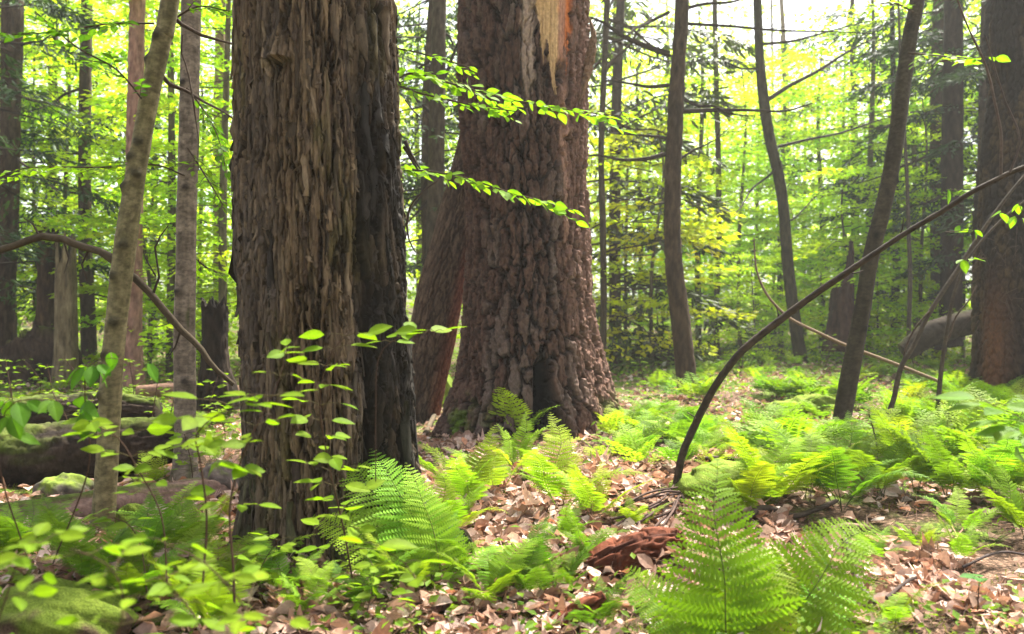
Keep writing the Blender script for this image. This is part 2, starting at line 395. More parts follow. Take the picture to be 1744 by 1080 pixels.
def grid_phi(nf, nb):
    return np.concatenate([np.linspace(-1.75, 1.75, nf, endpoint=False), np.linspace(1.75, 2*math.pi-1.75, nb, endpoint=False)])
def local(mb, o):
    for k in range(len(mb.v)): mb.v[k] = (mb.v[k]-np.array(o.location, np.float32)).astype(np.float32)
    return mb
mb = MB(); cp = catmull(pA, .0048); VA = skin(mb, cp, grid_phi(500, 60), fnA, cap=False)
# loose strips of bark lifting off the trunk
def strips(mb, V, cols, n, lmin, lmax, wmin, wmax, rowlen, phis, lift=.008):
    nf = phis
    for q in range(n):
        i = rng.integers(5, V.shape[0]-60); j = rng.integers(4, nf-4)
        L_ = rng.uniform(lmin, lmax)*rng.choice([1, 1, .5]); m = 7; w_ = rng.uniform(wmin, wmax)
        k = max(1, int(L_/rowlen/(m-1))); ids = np.clip(i+np.arange(m)*k, 0, V.shape[0]-1)
        jd = np.clip(j+np.round((vn(np.arange(m)*.5, q+0*np.arange(m), 3)-.5)*5).astype(int), 1, nf-2)
        c = V[ids, jd]; s = nrm(V[ids, np.minimum(jd+3, nf-1)]-V[ids, np.maximum(jd-3, 0)]); up = nrm(np.gradient(V[ids].mean(1), axis=0)); nn = nrm(np.cross(s, up))
        ctr = V[ids].mean(1); nn = np.where((np.einsum('ij,ij->i', nn, c-ctr) < 0)[:, None], -nn, nn)
        # smooth out the carrier so the plate stays stiff
        c = np.linspace(c[0], c[-1], m)*.6+c*.4
        t = np.linspace(0, 1, m); p0, p1 = rng.uniform(.15, .95, 2); prof = np.minimum(1, np.minimum(t*5+p0, (1-t)*4+p1))*(.6+.7*rng.random(m)); 
        e0 = rng.uniform(0, lift*1.8); e1_ = rng.uniform(0, lift*.8); off = .004+e0*(1-t)**2+e1_*t**2; th = rng.uniform(.003, .006)
        sk = rng.normal(0, .25, (2, m)); a = c+nn*off[:, None]-s*(w_*prof*(1+sk[0]))[:, None]; b = c+nn*off[:, None]+s*(w_*prof*(1+sk[1]))[:, None]
        mid = c+nn*(off+th*1.2)[:, None]
        v = np.concatenate([a, mid, b, a-nn*th-s*.0, b-nn*th]); f = []
        for g in range(m-1):
            f += [(g, g+1, m+g+1, m+g), (m+g, m+g+1, 2*m+g+1, 2*m+g), (3*m+g, 3*m+g+1, g+1, g), (2*m+g, 2*m+g+1, 4*m+g+1, 4*m+g)]
        f += [(0, m, 2*m, 4*m), (0, 4*m, 3*m, 3*m), (m-1, 2*m-1, 3*m-1, 5*m-1)]
        f = [x for x in f if len(set(x)) == 4]
        base = cols[i, j]*rng.uniform(.9, 1.25)+.012
        mb.add(v, f, np.tile(base, (len(v), 1))*(np.concatenate([np.ones(3*m), .6*np.ones(2*m)])[:, None]))
nA = VA.shape[1]; colsA = mb.c[0].reshape(VA.shape[0], nA, 3)
strips(mb, VA, colsA, 90, .16, .5, .014, .026, .0048, 500, .010)
strips(mb, VA, colsA, 420, .10, .42, .005, .014, .0048, 500, .008)
strips(mb, VA, colsA, 650, .03, .12, .004, .011, .0048, 500, .008)
cp2 = [tuple(cp[-1]*1), *[tuple(x) for x in top], (top[-1][0], top[-1][1], 6.5, .36), (top[-1][0]+.05, top[-1][1], 10, .30)]
skin(mb, catmull(cp2, .05), 90, lambda ph, s, z, r: ((fbm(ph*8, z*2, 3, 3)-.5)*.05, mixc((.07, .05, .04), (.2, .15, .11), fbm(ph*16, z*3, 6, 2))))
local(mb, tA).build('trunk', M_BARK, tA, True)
# small dead twigs on the right flank
def twig_part(parent, name, pts, nth=5, step=.03, col=(.06, .045, .035), wob=.0):
    m = MB(); tube(m, pts, nth, step, col, wob); return local(m, parent).build(name, M_TWIG, parent, True)
for pts in ([(688, 250, 6), (703, 275, 5), (712, 290, 3)], [(692, 385, 5), (700, 350, 4), (722, 325, 3), (745, 308, 2)], [(690, 240, 8), (700, 262, 5), (716, 288, 3)], [(690, 170, 3), (705, 190, 2.5), (716, 200, 2)], [(693, 385, 4), (697, 410, 3), (708, 430, 2)]):
    twig_part(tA, 'dead_twig', pxpath([(*p, 3.95) for p in pts], 3.95, 0))

# ---- plated trunk behind, with the torn wood and the hollow foot
dB = 8.0
rowsB = [(762, 742, 1062), (735, 752, 1052), (690, 763, 1042), (640, 776, 1030), (580, 786, 1018), (500, 792, 1008), (400, 794, 1001), (250, 790, 997), (120, 786, 995), (0, 784, 998)]
pB = np.array(pxpath(great_path(rowsB, dB), dB, .25, None)); pB = np.vstack([pB, pB[-1]+np.array((0, 0, .35, 0))])
zB = lambda py, d=7.4: EYE+(540-py)/F*d
def fnB(ph, s, z, r):
    arc = ph*.6; wz = fbm(z*.9, ph*1.3, 61, 3)-.5
    j1 = fbm(arc*28, z*14, 76, 4)-.5; j2 = fbm(arc*28, z*14, 77, 4)-.5
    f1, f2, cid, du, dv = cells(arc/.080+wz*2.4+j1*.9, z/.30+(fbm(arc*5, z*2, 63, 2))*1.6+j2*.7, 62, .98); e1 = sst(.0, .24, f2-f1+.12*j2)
    g1, g2, cid2, _, dv2 = cells(arc/.036+wz*3+j2*1.5, z/.085+j1*1.2, 64, .95); e2 = sst(0, .25, g2-g1)
    fib = fbm(arc*90, z*30, 66, 3)-.5
    dr = -.085*(1-e1)+.026*(cid-.5)-.010*(1-e2)+.008*(cid2-.5)+.012*fib+.016*j1+.007*np.floor(3*np.clip(cid+dv2*.8, 0, 1))+(fbm(ph*2, z*.9, 67, 3)-.5)*.07
    cc = mixc((.064, .036, .027), (.145, .084, .063), np.clip(cid2*.8+fib, 0, 1)); cc = mixc(cc, (.19, .15, .13), (cid > .6)*sst(.4, .7, fbm(ph*2, z, 68, 3))*.6)
    cc = mixc(cc, (.25, .145, .11), sst(.35, .9, ph)*.55)  # pinkish light on the right side, mixed into the bark colour
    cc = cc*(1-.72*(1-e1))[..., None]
    # base flare
    fl = np.exp(-np.maximum(z-.05, 0)/.30)
    dr = dr+fl*(.12*gs(ph, R(-70), .3)+.10*gs(ph, R(-22), .28)+.10*gs(ph, R(48), .22)+.16*gs(ph, R(78), .25)-.04)
    # foot hollow: black slot, widening into a tent over the ground
    z1 = zB(588); up = np.clip((z1-z)/(z1-.05), 0, 1.2); half = .05+.30*np.clip(up, 0, 1)**1.7
    c0 = R(8)+.06*up; inn = np.clip(1-np.abs(ph-c0)/half, 0, 1)*(z < z1); inn = sst(0, .45, inn)
    slot = sst(.10, .055, np.abs(ph-R(6)+.03*(vn(z*8, z*0, 3)-.5)*2))*sst(zB(612), zB(628), z)*sst(zB(706), zB(682), z)
    slot = sst(.12, .075, np.abs(ph-R(7)))*sst(zB(610), zB(632), z)*sst(zB(720), zB(688), z)
    dr = dr-.17*inn*sst(0, .4, up)-.36*slot
    cc = mixc(cc, (.012, .009, .007), inn*.97*(.75+.25*e1)); cc = mixc(cc, (.010, .008, .007), slot)
    ridge = gs(ph, R(22), .06)*sst(zB(600), zB(660), z); dr = dr+.05*ridge*inn
    # torn wood
    zt = zB(135); wob = (fbm(z*6, z*0+2, 71, 3)-.5)*.18; w_ = .30*sst(zt-.12, zt+.50, z)+.02
    cj = vn(ph*38, 0*ph, 78); w_ = .34*sst(zt-.22+.40*cj, zt+.25+.4*cj, z)+.015*(z > zt-.1); torn = sst(1, .8, np.abs(ph-R(31)+wob*.9)/w_)*(z > zt-.10)
    core = fbm(arc*70, z*3, 72, 4)
    rgt = sst(-.02, .08, ph-R(34)+wob*.9+.05*(core-.5))
    wood = mixc(mixc((.80, .56, .28), (.36, .23, .12), core), mixc((.80, .26, .07), (.30, .08, .03), core), rgt)
    dr = dr*(1-torn)+torn*(-.045+.02*core); cc = mixc(cc, wood, torn)
    hole = gs(ph, R(37), .065)*gs(z, zB(118), .085); dr = dr-.16*hole
    # bare pale strip left of it
    w2 = sst(1, .5, np.abs(ph-R(3)-wob*.4)/.13)*sst(zB(250), zB(60), z); cc = mixc(cc, mixc((.60, .49, .41), (.30, .22, .17), core), w2*.85); dr = dr*(1-w2*.6)
    lit_strip = sst(1, .4, np.abs(ph-R(38)-wob*.3)/.10)*sst(zB(620), zB(200), z); cc = mixc(cc, mixc((.62, .38, .29), (.26, .15, .11), core), lit_strip*.75)  # highlight along the lit right side, painted into the bark colour
    cc = mixc(cc, (.015, .011, .009), np.clip(hole*1.8, 0, .95))
    # moss at the foot
    ms = sst(.5, .12, z)*(sst(.8, 1.15, ph)+.75*sst(-.55, -.75, ph)*0+.9*gs(ph, R(-52), .16)+.5*gs(ph, R(-25), .1)); ms = ms*sst(.40, .52, fbm(arc*9, z*9, 75, 3)); cc = mixc(cc, (.10, .17, .015), np.clip(ms*1.2, 0, .95)); dr = dr+.02*np.clip(ms, 0, 1)
    return dr, cc
tB = thing('old_hemlock', 'massive reddish plated trunk with torn orange wood high up and a black hollow foot', 'tree', (pB[0][0], pB[0][1], 0))
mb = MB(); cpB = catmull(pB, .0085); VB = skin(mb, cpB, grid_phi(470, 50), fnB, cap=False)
colsB = mb.c[0].reshape(VB.shape[0], VB.shape[1], 3)
e = cpB[-1]; skin(mb, catmull([tuple(e), (e[0], e[1], 5.5, .66), (e[0]-.1, e[1], 9, .55), (e[0]-.1, e[1], 14, .42)], .08), 80, lambda ph, s, z, r: ((fbm(ph*7, z*2, 3, 3)-.5)*.08, mixc((.07, .045, .035), (.2, .12, .09), fbm(ph*14, z*3, 6, 2))))
local(mb, tB).build('trunk', M_BARK2, tB, True)
m = MB()      # shard of torn wood leaning off the right side
sh = pxpath([(983, 185, 6), (996, 140, 13), (1006, 95, 15), (1011, 60, 9), (1004, 30, 3)], 7.75, 0)
skin(m, catmull(sh, .02), 10, lambda ph, s, z, r: ((fbm(ph*3, s*30, 3, 3)-.5)*r*1.6, mixc((.30, .19, .12), (.14, .09, .06), fbm(ph*5, s*6, 4, 3)))); local(m, tB).build('torn_shard', M_BARK2, tB)

# ---- leaning trunk squeezed between the two
tC = thing('leaning_hemlock', 'leaning curved trunk with a rusty right side, squeezed between the two huge trunks', 'tree', GD(716, 9.0))
def fnC(ph, s, z, r):
    arc = ph*.25; wz = fbm(s*.9, ph, 81, 3)-.5
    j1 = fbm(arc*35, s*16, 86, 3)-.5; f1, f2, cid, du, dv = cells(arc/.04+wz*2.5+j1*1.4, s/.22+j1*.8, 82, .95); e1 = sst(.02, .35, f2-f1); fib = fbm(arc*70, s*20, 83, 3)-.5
    dr = -.018*(1-e1)+.008*(cid-.5)+.004*fib
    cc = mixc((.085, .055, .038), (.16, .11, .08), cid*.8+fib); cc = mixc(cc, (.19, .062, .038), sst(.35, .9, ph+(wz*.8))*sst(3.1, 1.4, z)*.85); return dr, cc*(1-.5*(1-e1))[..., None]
mb = MB(); pth = pxpath([(712, 735, 66), (722, 660, 72), (735, 580, 80), (750, 500, 80), (770, 420, 74), (788, 330, 62), (810, 230, 54), (826, 120, 50), (834, 0, 48)], 9.0, .25, 7.5)
skin(mb, catmull(pth, .016), grid_phi(150, 30), fnC); local(mb, tC).build('trunk', M_BARK2, tC, True)

# ================================================================== OTHER TREES OF THE MIDDLE GROUND
def limb(parent, pts, d, nth=7, col=(.075, .055, .042), name='branch', step=.06, M=None, wob=.02, smooth=True):
    mb = MB(); p = catmull(pxpath(pts, d, 0), step)
    if wob: p[:, :3] += (np.stack([vn(np.arange(len(p))*.4, 0*p[:, 0]+k*7.3+p[0, 0]*9, 5) for k in range(3)], 1)-.5)*wob
    skin(mb, p, nth, bark_plain(col, np.array(col)*1.9, .0015, .02, .08, 9), cam_side=(0.3, -1, .1)); o = local(mb, parent).build(name, M or M_TWIG, parent, smooth); return o, p
def leafy(parent, path, leaf=.065, side=.3, n=8, col=LIME, tmpl=LH, twig=(.085, .06, .04), name='branch', **k):
    """path (n,4): a leafy branch part with its leaves as a sub-part"""
    mt = MB(); ml = MB(); path = np.asarray(path, float); p = catmull(path, .05); skin(mt, p, 5, None, twig)
    spray(mt, ml, p, leaf, side, n, twig, col, tmpl, **k)
    b = local(mt, parent).build(name, M_TWIG, parent, True)
    if ml.n: local(ml, parent).build('foliage', M_LEAF, b)
    return b
def pleafy(parent, pts, d, **k): return leafy(parent, pxpath([(q[0], q[1], q[2] if len(q) > 2 else 2, q[3] if len(q) > 3 else d) for q in pts], d, 0), **k)
def trunk(parent, pts, d, fn, nth=28, step=.03, top=None, M=M_BARK3, name='trunk', below=.15):
    mb = MB(); p = catmull(pxpath(pts, d, below, top), step); skin(mb, p, nth, fn); return local(mb, parent).build(name, M, parent, True)

# spotted pole leaning over the left, with its two long limbs
dE = 4.3; t = thing('beech_pole', 'slim olive-barked leaning pole with dark knots and an arching bare limb', 'tree', G(172, 915))
rE = []
def kn(*l): return [(R(a), s_, .018, .024) for a, s_ in l]
ptsE = [(173, 925, 44), (178, 860, 38), (184, 760, 36), (189, 660, 35), (196, 570, 35), (205, 490, 36), (215, 410, 36), (228, 320, 33), (238, 260, 32), (250, 190, 31), (264, 120, 31), (278, 60, 31), (290, 0, 30)]
fE = bark_plain((.15, .135, .07), (.34, .30, .18), .0016, .05, .03, 5, kn((10, 1.27), (-20, 1.5), (15, 1.66), (25, 2.02), (-35, 2.1), (5, 2.18), (-60, 2.6), (-20, 2.72), (-15, 2.9), (-25, 3.0), (40, .62), (-40, .9), (-50, 1.95), (-25, 1.1)), moss=-.15, ring=.0022)
trunk(t, ptsE, dE, fE, 48, .014, 4.2, M_SMOOTH)
limb(t, [(204, 447, 17), (180, 432, 13), (150, 424, 13), (110, 410, 13), (70, 404, 13), (30, 412, 12), (-30, 424, 11), (-110, 420, 9)], dE, 8, (.075, .06, .04), wob=.06)
for q in ([(150, 424, 4), (138, 450, 3), (146, 480, 2)], [(70, 404, 4), (55, 380, 3), (38, 372, 2)], [(110, 410, 3), (118, 440, 2.5), (108, 465, 1.5)]): limb(t, q, dE, 4, (.06, .045, .035))
o_, pl_ = limb(t, [(208, 460, 16), (235, 474, 13), (262, 502, 12), (285, 530, 12), (310, 560, 11), (345, 590, 10), (375, 625, 9), (395, 655, 8)], dE+.15, 8, (.075, .06, .04), wob=.06)
for q in ([(262, 502, 5), (272, 470, 4), (262, 420, 3), (285, 385, 2)], [(268, 468, 3), (250, 440, 2), (243, 425, 1.5)], [(310, 560, 4), (300, 590, 3), (285, 610, 2)]): limb(t, q, dE+.15, 4, (.055, .042, .03))
limb(t, [(294, 28, 9), (312, 42, 7), (345, 58, 6), (380, 68, 4), (420, 82, 3)], dE+.1, 6)
limb(t, [(273, 122, 9), (290, 142, 8), (318, 152, 6), (350, 172, 4), (400, 205, 3)], dE+.1, 6)
limb(t, [(318, 60, 3), (313, 90, 3), (330, 170, 3), (332, 220, 2), (345, 290, 1.5)], dE+.1, 5, wob=.05)
pleafy(t, [(318, 150, 4), (345, 185, 3), (370, 230, 2), (385, 290, 1.5)], dE+.35, leaf=.055, side=.22, n=9, col=(.07, .17, .012))
pleafy(t, [(300, 30, 4), (340, 10, 3), (395, 20, 2), (440, 20, 1.5)], dE+.5, leaf=.06, side=.25, n=8, col=(.08, .18, .012))
pleafy(t, [(262, 40, 4, 4.3), (190, 40, 3, 4.1), (90, 55, 3, 3.9), (-30, 60, 2, 3.7)], dE, leaf=.06, side=.26, n=10, col=(.06, .15, .012))
pleafy(t, [(250, 180, 3, 4.3), (200, 120, 3, 4.1), (130, 80, 3, 3.9), (60, 20, 2, 3.8)], dE, leaf=.055, side=.22, n=8, col=(.06, .15, .012))
# grey pole
t = thing('beech_pole', 'straight grey smooth pole with a pinkish foot just left of the shaggy trunk', 'tree', G(316, 815)); dE2 = 5.75
trunk(t, [(313, 838, 58), (315, 800, 44), (315, 740, 36), (315, 660, 36), (314, 560, 35), (317, 450, 33), (318, 350, 33), (321, 250, 33), (323, 130, 32), (326, 0, 32)], dE2, bark_plain((.14, .115, .10), (.42, .35, .31), .002, .09, .05, 15, kn((20, .9), (-30, 1.5), (10, 2.2), (-20, 2.9)), moss=-.1, ring=.002), 36, .022, 5, M_SMOOTH)
pleafy(t, [(316, 300, 3, 5.7), (260, 280, 3, 5.4), (170, 285, 3, 5.3), (60, 285, 2, 5.2), (-20, 300, 2, 5.2)], 5.4, leaf=.07, side=.4, n=14, tmpl=LL)
pleafy(t, [(318, 250, 3, 5.7), (350, 300, 3, 5.6), (380, 350, 2, 5.5)], 5.4, leaf=.07, side=.25, n=7, tmpl=LL)
pleafy(t, [(316, 420, 3, 5.8), (350, 455, 3, 5.9), (390, 470, 2, 6.)], 5.4, leaf=.06, side=.3, n=6, tmpl=LL)

# right-hand side: curved trunk, arched sapling and thin stems
t = thing('beech_pole', 'dark curved bare pole sweeping up to the right behind the ferns', 'tree', G(1428, 758)); dG = 7.3
trunk(t, [(1428, 765, 38), (1430, 735, 30), (1440, 680, 31), (1455, 600, 29), (1470, 520, 27), (1482, 445, 27), (1500, 370, 27), (1518, 290, 26), (1530, 210, 26), (1540, 130, 25), (1552, 50, 24), (1562, 0, 24)], dG, bark_plain((.034, .027, .02), (.085, .07, .054), .002, .06, .05, 25, kn((30, 1.2), (-20, 2.0), (50, 2.5)), moss=-.3, ring=.002), 28, .03, 5.5, M_SMOOTH)
pleafy(t, [(1555, 20, 4, 7.2), (1520, 5, 3, 7), (1470, 12, 2, 6.8)], 7, leaf=.09, side=.3, n=5, tmpl=LH)
pleafy(t, [(1548, 90, 4, 7.2), (1600, 95, 3, 6.6), (1660, 100, 2, 6)], 7, leaf=.09, side=.35, n=6, tmpl=LH)
dS = 4.9; t = thing('arched_sapling', 'long thin bare sapling arching from the leaf litter up to the right edge', 'sapling', G(1150, 862))
mb = MB(); ptS = [(1150, 865, 17, 4.9), (1153, 820, 14, 4.9), (1163, 772, 13, 4.9), (1183, 725, 13, 4.9), (1200, 690, 13, 4.85), (1222, 652, 12.5, 4.8), (1262, 600, 12.5, 4.75), (1325, 548, 12.5, 4.7), (1390, 500, 11.5, 4.6), (1440, 466, 11, 4.5), (1530, 405, 9.5, 4.4), (1600, 363, 9, 4.3), (1660, 325, 8.5, 4.2), (1744, 285, 8, 4.1), (1830, 262, 7, 4.0), (1950, 255, 5, 3.9)]
p = catmull(pxpath(ptS, 4.9, .1), .012); skin(mb, p, 12, bark_plain((.03, .022, .017), (.08, .06, .048), .0010, .02, .05, 35, [(R(200*k % 360-180), k*.21+.1, .004, .008) for k in range(14)], ring=.0015)); local(mb, t).build('stem', M_SMOOTH, t, True)
for a, b, c, e_ in ((1222, 652, 1238, 625), (1325, 548, 1318, 520), (1440, 466, 1470, 462), (1530, 405, 1540, 372), (1185, 722, 1172, 700)): limb(t, [(a, b, 3.5, 4.75), ((a+c)/2+3, (b+e_)/2, 2.5), (c, e_, 1.5)], 4.7, 4, (.05, .04, .03), step=.02)
limb(t, [(1707, 302, 6, 4.15), (1704, 240, 5), (1697, 170, 4.5), (1680, 110, 4), (1652, 50, 3.5), (1630, 0, 3), (1615, -50, 2)], 4.15, 6, (.09, .07, .06))
limb(t, [(1722, 295, 5, 4.1), (1735, 240, 4), (1715, 170, 3.5), (1697, 120, 3), (1680, 60, 2.5)], 4.1, 5, (.07, .055, .05))
for a, b, c, e in ((1600, 105, 1700, 95), (1640, 325, 1615, 322), (1705, 360, 1728, 368), (1680, 440, 1640, 442), (1610, 395, 1660, 392), (1735, 345, 1744, 372)):
    pleafy(t, [(a, b, 2), (c, e, 1)], 4.3, leaf=.075, side=.03, n=1, col=(.11, .23, .01), start=.3)
for pts, dd, lb in (([(1500, 740, 9), (1521, 683, 9), (1534, 627, 9), (1556, 589, 8), (1578, 542, 8), (1603, 501, 8), (1631, 460, 8), (1663, 409, 7), (1700, 355, 6), (1744, 300, 5), (1800, 240, 4)], 7.4, 'thin wavy dark stem rising right of the curved pole'),
                    ([(1595, 728, 9), (1600, 660, 8), (1607, 600, 7), (1615, 550, 7), (1625, 500, 6), (1650, 440, 5), (1700, 380, 4), (1760, 330, 3)], 7.6, 'thin straight dark stem between the wavy stem and the rough broken trunk'),
                    ([(1548, 560, 8), (1550, 470, 8), (1547, 380, 7), (1543, 270, 6), (1535, 150, 5), (1530, 0, 4)], 15, 'thin dark upright stem far behind the curved pole')):
    t = thing('thin_sapling', lb, 'sapling', G(pts[0][0], pts[0][1]) if dd < 10 else GD(pts[0][0], dd)); trunk(t, pts, dd, bark_plain((.045, .036, .03), (.12, .095, .075), .001, .02, .05, 45), 8, .04, None, M_SMOOTH, 'stem')
    if dd < 10: limb(t, [(pts[2][0], pts[2][1], 4), (pts[2][0]+22, pts[2][1]-60, 3), (pts[2][0]+60, pts[2][1]-110, 2)], dd, 5, wob=.05)
t = thing('leaning_dead_pole', 'pale thin dead pole lying slantwise with its bent tip up', 'branch', P(1590, 645, 8))
mb = MB(); tube(mb, pxpath([(1600, 650, 6), (1530, 622, 6), (1440, 588, 6), (1390, 565, 5.5), (1345, 542, 5), (1312, 510, 4.5), (1295, 480, 4), (1287, 450, 3), (1284, 405, 2)], 8, 0), 7, .05, (.23, .17, .12)); local(mb, t).build('stem', M_TWIG, t, True)

def hemlock_limbs(t, x, d, specs, col=(.05, .038, .03), dens=1.0):
    """bare dead limbs with fine hanging twigs: (py, dx px, dy px, w)"""
    for k, (x0, y0, dx, dy, w_) in enumerate(specs):
        mb = MB(); n = 5
        pts = [(x0+dx*u+rd.uniform(-6, 6)*(u > 0), y0+dy*u+rd.uniform(-5, 5)*(u > 0)+14*u*(1-u), w_*(1-.75*u), d+rd.uniform(-.5, .5)*u) for u in np.linspace(0, 1, n)]
        p = catmull(pxpath(pts, d, 0), .08); skin(mb, p, 5, None, col)
        ln = np.linalg.norm(p[-1, :3]-p[0, :3]); 
        for q in range(int(7*dens*max(1, ln))):
            u = rd.uniform(.15, 1); a = p[int(u*(len(p)-1))]; dr = nrm(nrm(p[-1, :3]-p[0, :3])*.7+rng.normal(0, .6, 3)+np.array((0, 0, -.15))); l2 = rd.uniform(.12, .5)*(1.2-u*.6)
            e = a[:3]+dr*l2; r0 = min(a[3]*.5, .005)
            tube(mb, [(*a[:3], r0), (*(a[:3]+dr*l2*.5+rng.normal(0, .02, 3)), r0*.7), (*e, r0*.4)], 3, l2/3, col)
            for z_ in range(3):
                b0 = a[:3]+dr*l2*rd.uniform(.2, .9); d3 = nrm(dr+rng.normal(0, .7, 3)); tube(mb, [(*b0, .0022), (*(b0+d3*rd.uniform(.06, .22)), .001)], 3, .2, col)
        local(mb, t).build('branch', M_TWIG, t)
FB = bark_plain
mids = [
 ('hemlock', 'tall brown trunk with bare side branches to the right of the massive reddish trunk', 11.9, [(1174, 690, 38), (1171, 665, 34), (1165, 600, 33), (1156, 520, 32), (1148, 450, 29), (1145, 380, 28), (1146, 300, 28), (1150, 200, 27), (1156, 100, 24), (1162, 0, 22)], (.07, .048, .03), (.19, .135, .09)),
 ('thin_tree', 'thin straight pale-brown tree standing beyond the tall brown trunk', 20, [(1222, 612, 12), (1219, 540, 10), (1223, 450, 10), (1224, 300, 9), (1220, 150, 9), (1217, 0, 8)], (.10, .08, .05), (.22, .18, .11)),
 ('crooked_tree', 'crooked dark tree with a flared black foot in the bright clearing', 16.5, [(1362, 640, 46), (1364, 622, 26), (1360, 590, 22), (1350, 520, 20), (1341, 440, 19), (1335, 360, 18), (1326, 300, 18), (1312, 240, 18), (1302, 180, 18), (1294, 100, 15), (1290, 0, 14)], (.05, .045, .02), (.14, .12, .06)),
 ('hemlock', 'brown trunk cut by the left edge of the picture', 16, [(6, 640, 34), (8, 560, 30), (12, 450, 30), (16, 350, 30), (18, 200, 32), (22, 0, 34)], (.085, .055, .042), (.19, .13, .10)),
 ('hemlock', 'narrow brown trunk with many dead side twigs behind the arching limb', 17, [(152, 640, 28), (150, 540, 24), (146, 430, 22), (144, 300, 20), (145, 180, 20), (148, 0, 18)], (.085, .06, .045), (.20, .145, .105)),
 ('hemlock', 'pinkish pale trunk showing behind the olive leaning pole', 13, [(226, 640, 38), (225, 580, 33), (226, 480, 32), (228, 300, 28), (232, 100, 26), (234, 0, 25)], (.50, .28, .23), (.75, .47, .40)),
 ('hemlock', 'slim pale pink trunk between the grey pole and the shaggy trunk', 18, [(374, 620, 22), (373, 480, 19), (372, 300, 18), (374, 100, 16), (376, 0, 16)], (.40, .27, .22), (.7, .5, .42)),
 ('hemlock', 'dim brown trunk fading into dark boughs beside the rough broken trunk', 16, [(1618, 575, 40), (1620, 500, 36), (1621, 400, 36), (1622, 250, 34), (1624, 0, 30)], (.05, .036, .03), (.12, .085, .065)),
 ('hemlock', 'thin dim trunk directly right of the massive reddish trunk', 15, [(1026, 620, 13), (1028, 520, 11), (1027, 400, 11), (1024, 250, 10), (1030, 100, 10), (1034, 0, 10)], (.09, .07, .045), (.19, .15, .10)),
 ('thin_tree', 'short dark stem in the shrubs behind the curved pole', 19, [(1526, 560, 16), (1524, 520, 14), (1527, 440, 12), (1524, 250, 10), (1520, 60, 8)], (.03, .024, .02), (.08, .06, .05)),
 ('hemlock', 'faint trunk seen in the gap above the leaning rusty trunk', 14, [(742, 640, 34), (740, 500, 30), (742, 330, 28), (745, 180, 26), (748, 0, 24)], (.10, .08, .055), (.20, .16, .12)),
]
T = {}
for k, (nm, lb, d, pts, c1, c2) in enumerate(mids):
    t = thing(nm, lb, 'tree', GD(pts[0][0], d)); T[k] = t
    c1 = np.array(c1)*.6; c2 = np.array(c2)*.6
    trunk(t, pts, d, FB(c1, c2, .012 if d < 13 else .008, .05, .14, 60+k), 22, .05, d*.372+2.5, M_BARK3)
hemlock_limbs(T[0], 1150, 11.9, [(1140, 92, -150, -70, 12), (1138, 145, -110, -5, 8), (1134, 262, -150, 4, 9), (1136, 235, -120, -22, 6), (1165, 40, 330, 18, 6), (1160, 190, 230, -10, 9), (1158, 165, 120, 30, 7), (1160, 270, 85, -55, 5), (1134, 345, -60, -8, 4), (1165, 15, 160, -30, 7), (1140, 20, -110, 60, 7)], dens=1.4)
hemlock_limbs(T[2], 1300, 16.5, [(1300, 175, 190, -115, 9), (1325, 250, 230, -60, 6), (1330, 275, -85, 95, 5), (1298, 75, 180, -40, 6), (1300, 120, -70, -20, 5), (1335, 380, 70, -55, 4)])
hemlock_limbs(T[4], 145, 17, [(140, 150, -110, 40, 6), (150, 205, 120, -35, 6), (150, 225, 100, -100, 6), (140, 260, -120, 10, 5), (150, 290, 110, 30, 5), (140, 330, -90, -30, 5), (150, 410, 90, 20, 4), (138, 205, -60, -50, 5), (152, 500, 80, 10, 4), (140, 470, -90, 5, 4)], dens=1.3)
hemlock_limbs(T[3], 12, 16, [(22, 160, 110, 30, 7), (24, 80, 90, -30, 6), (22, 260, 80, 70, 6), (20, 380, 100, -10, 4), (15, 470, 80, 40, 4)])
hemlock_limbs(T[8], 1027, 15, [(1027, 130, 90, -110, 7), (1027, 200, 120, 30, 6), (1024, 100, -70, 60, 5), (1027, 330, 100, 10, 4), (1027, 60, 110, 40, 7), (1027, 430, 110, -20, 4), (1027, 480, 90, 15, 4), (1030, 30, 150, 80, 6), (1027, 540, 80, -10, 3), (1027, 380, -60, 20, 4)], col=(.07, .05, .035), dens=1.8)
hemlock_limbs(T[10], 742, 14, [(742, 150, 60, -120, 9), (742, 260, -60, 130, 8), (745, 100, -60, 30, 6), (742, 330, -60, 60, 7), (740, 200, -50, -60, 6), (745, 50, 60, 40, 6), (742, 420, -50, 40, 5), (745, 300, 60, 60, 5), (740, 120, -40, 120, 4)], col=(.04, .03, .024), dens=2.2)
hemlock_limbs(T[7], 1620, 16, [(1610, 250, -150, 60, 6), (1610, 330, -120, 50, 6), (1630, 400, -60, 70, 5), (1612, 180, -150, 40, 6), (1612, 440, -90, 40, 5)], dens=1.6)
hemlock_limbs(T[6], 373, 18, [(373, 140, 40, 60, 5), (370, 250, -50, 20, 4), (375, 360, 35, 60, 4)])

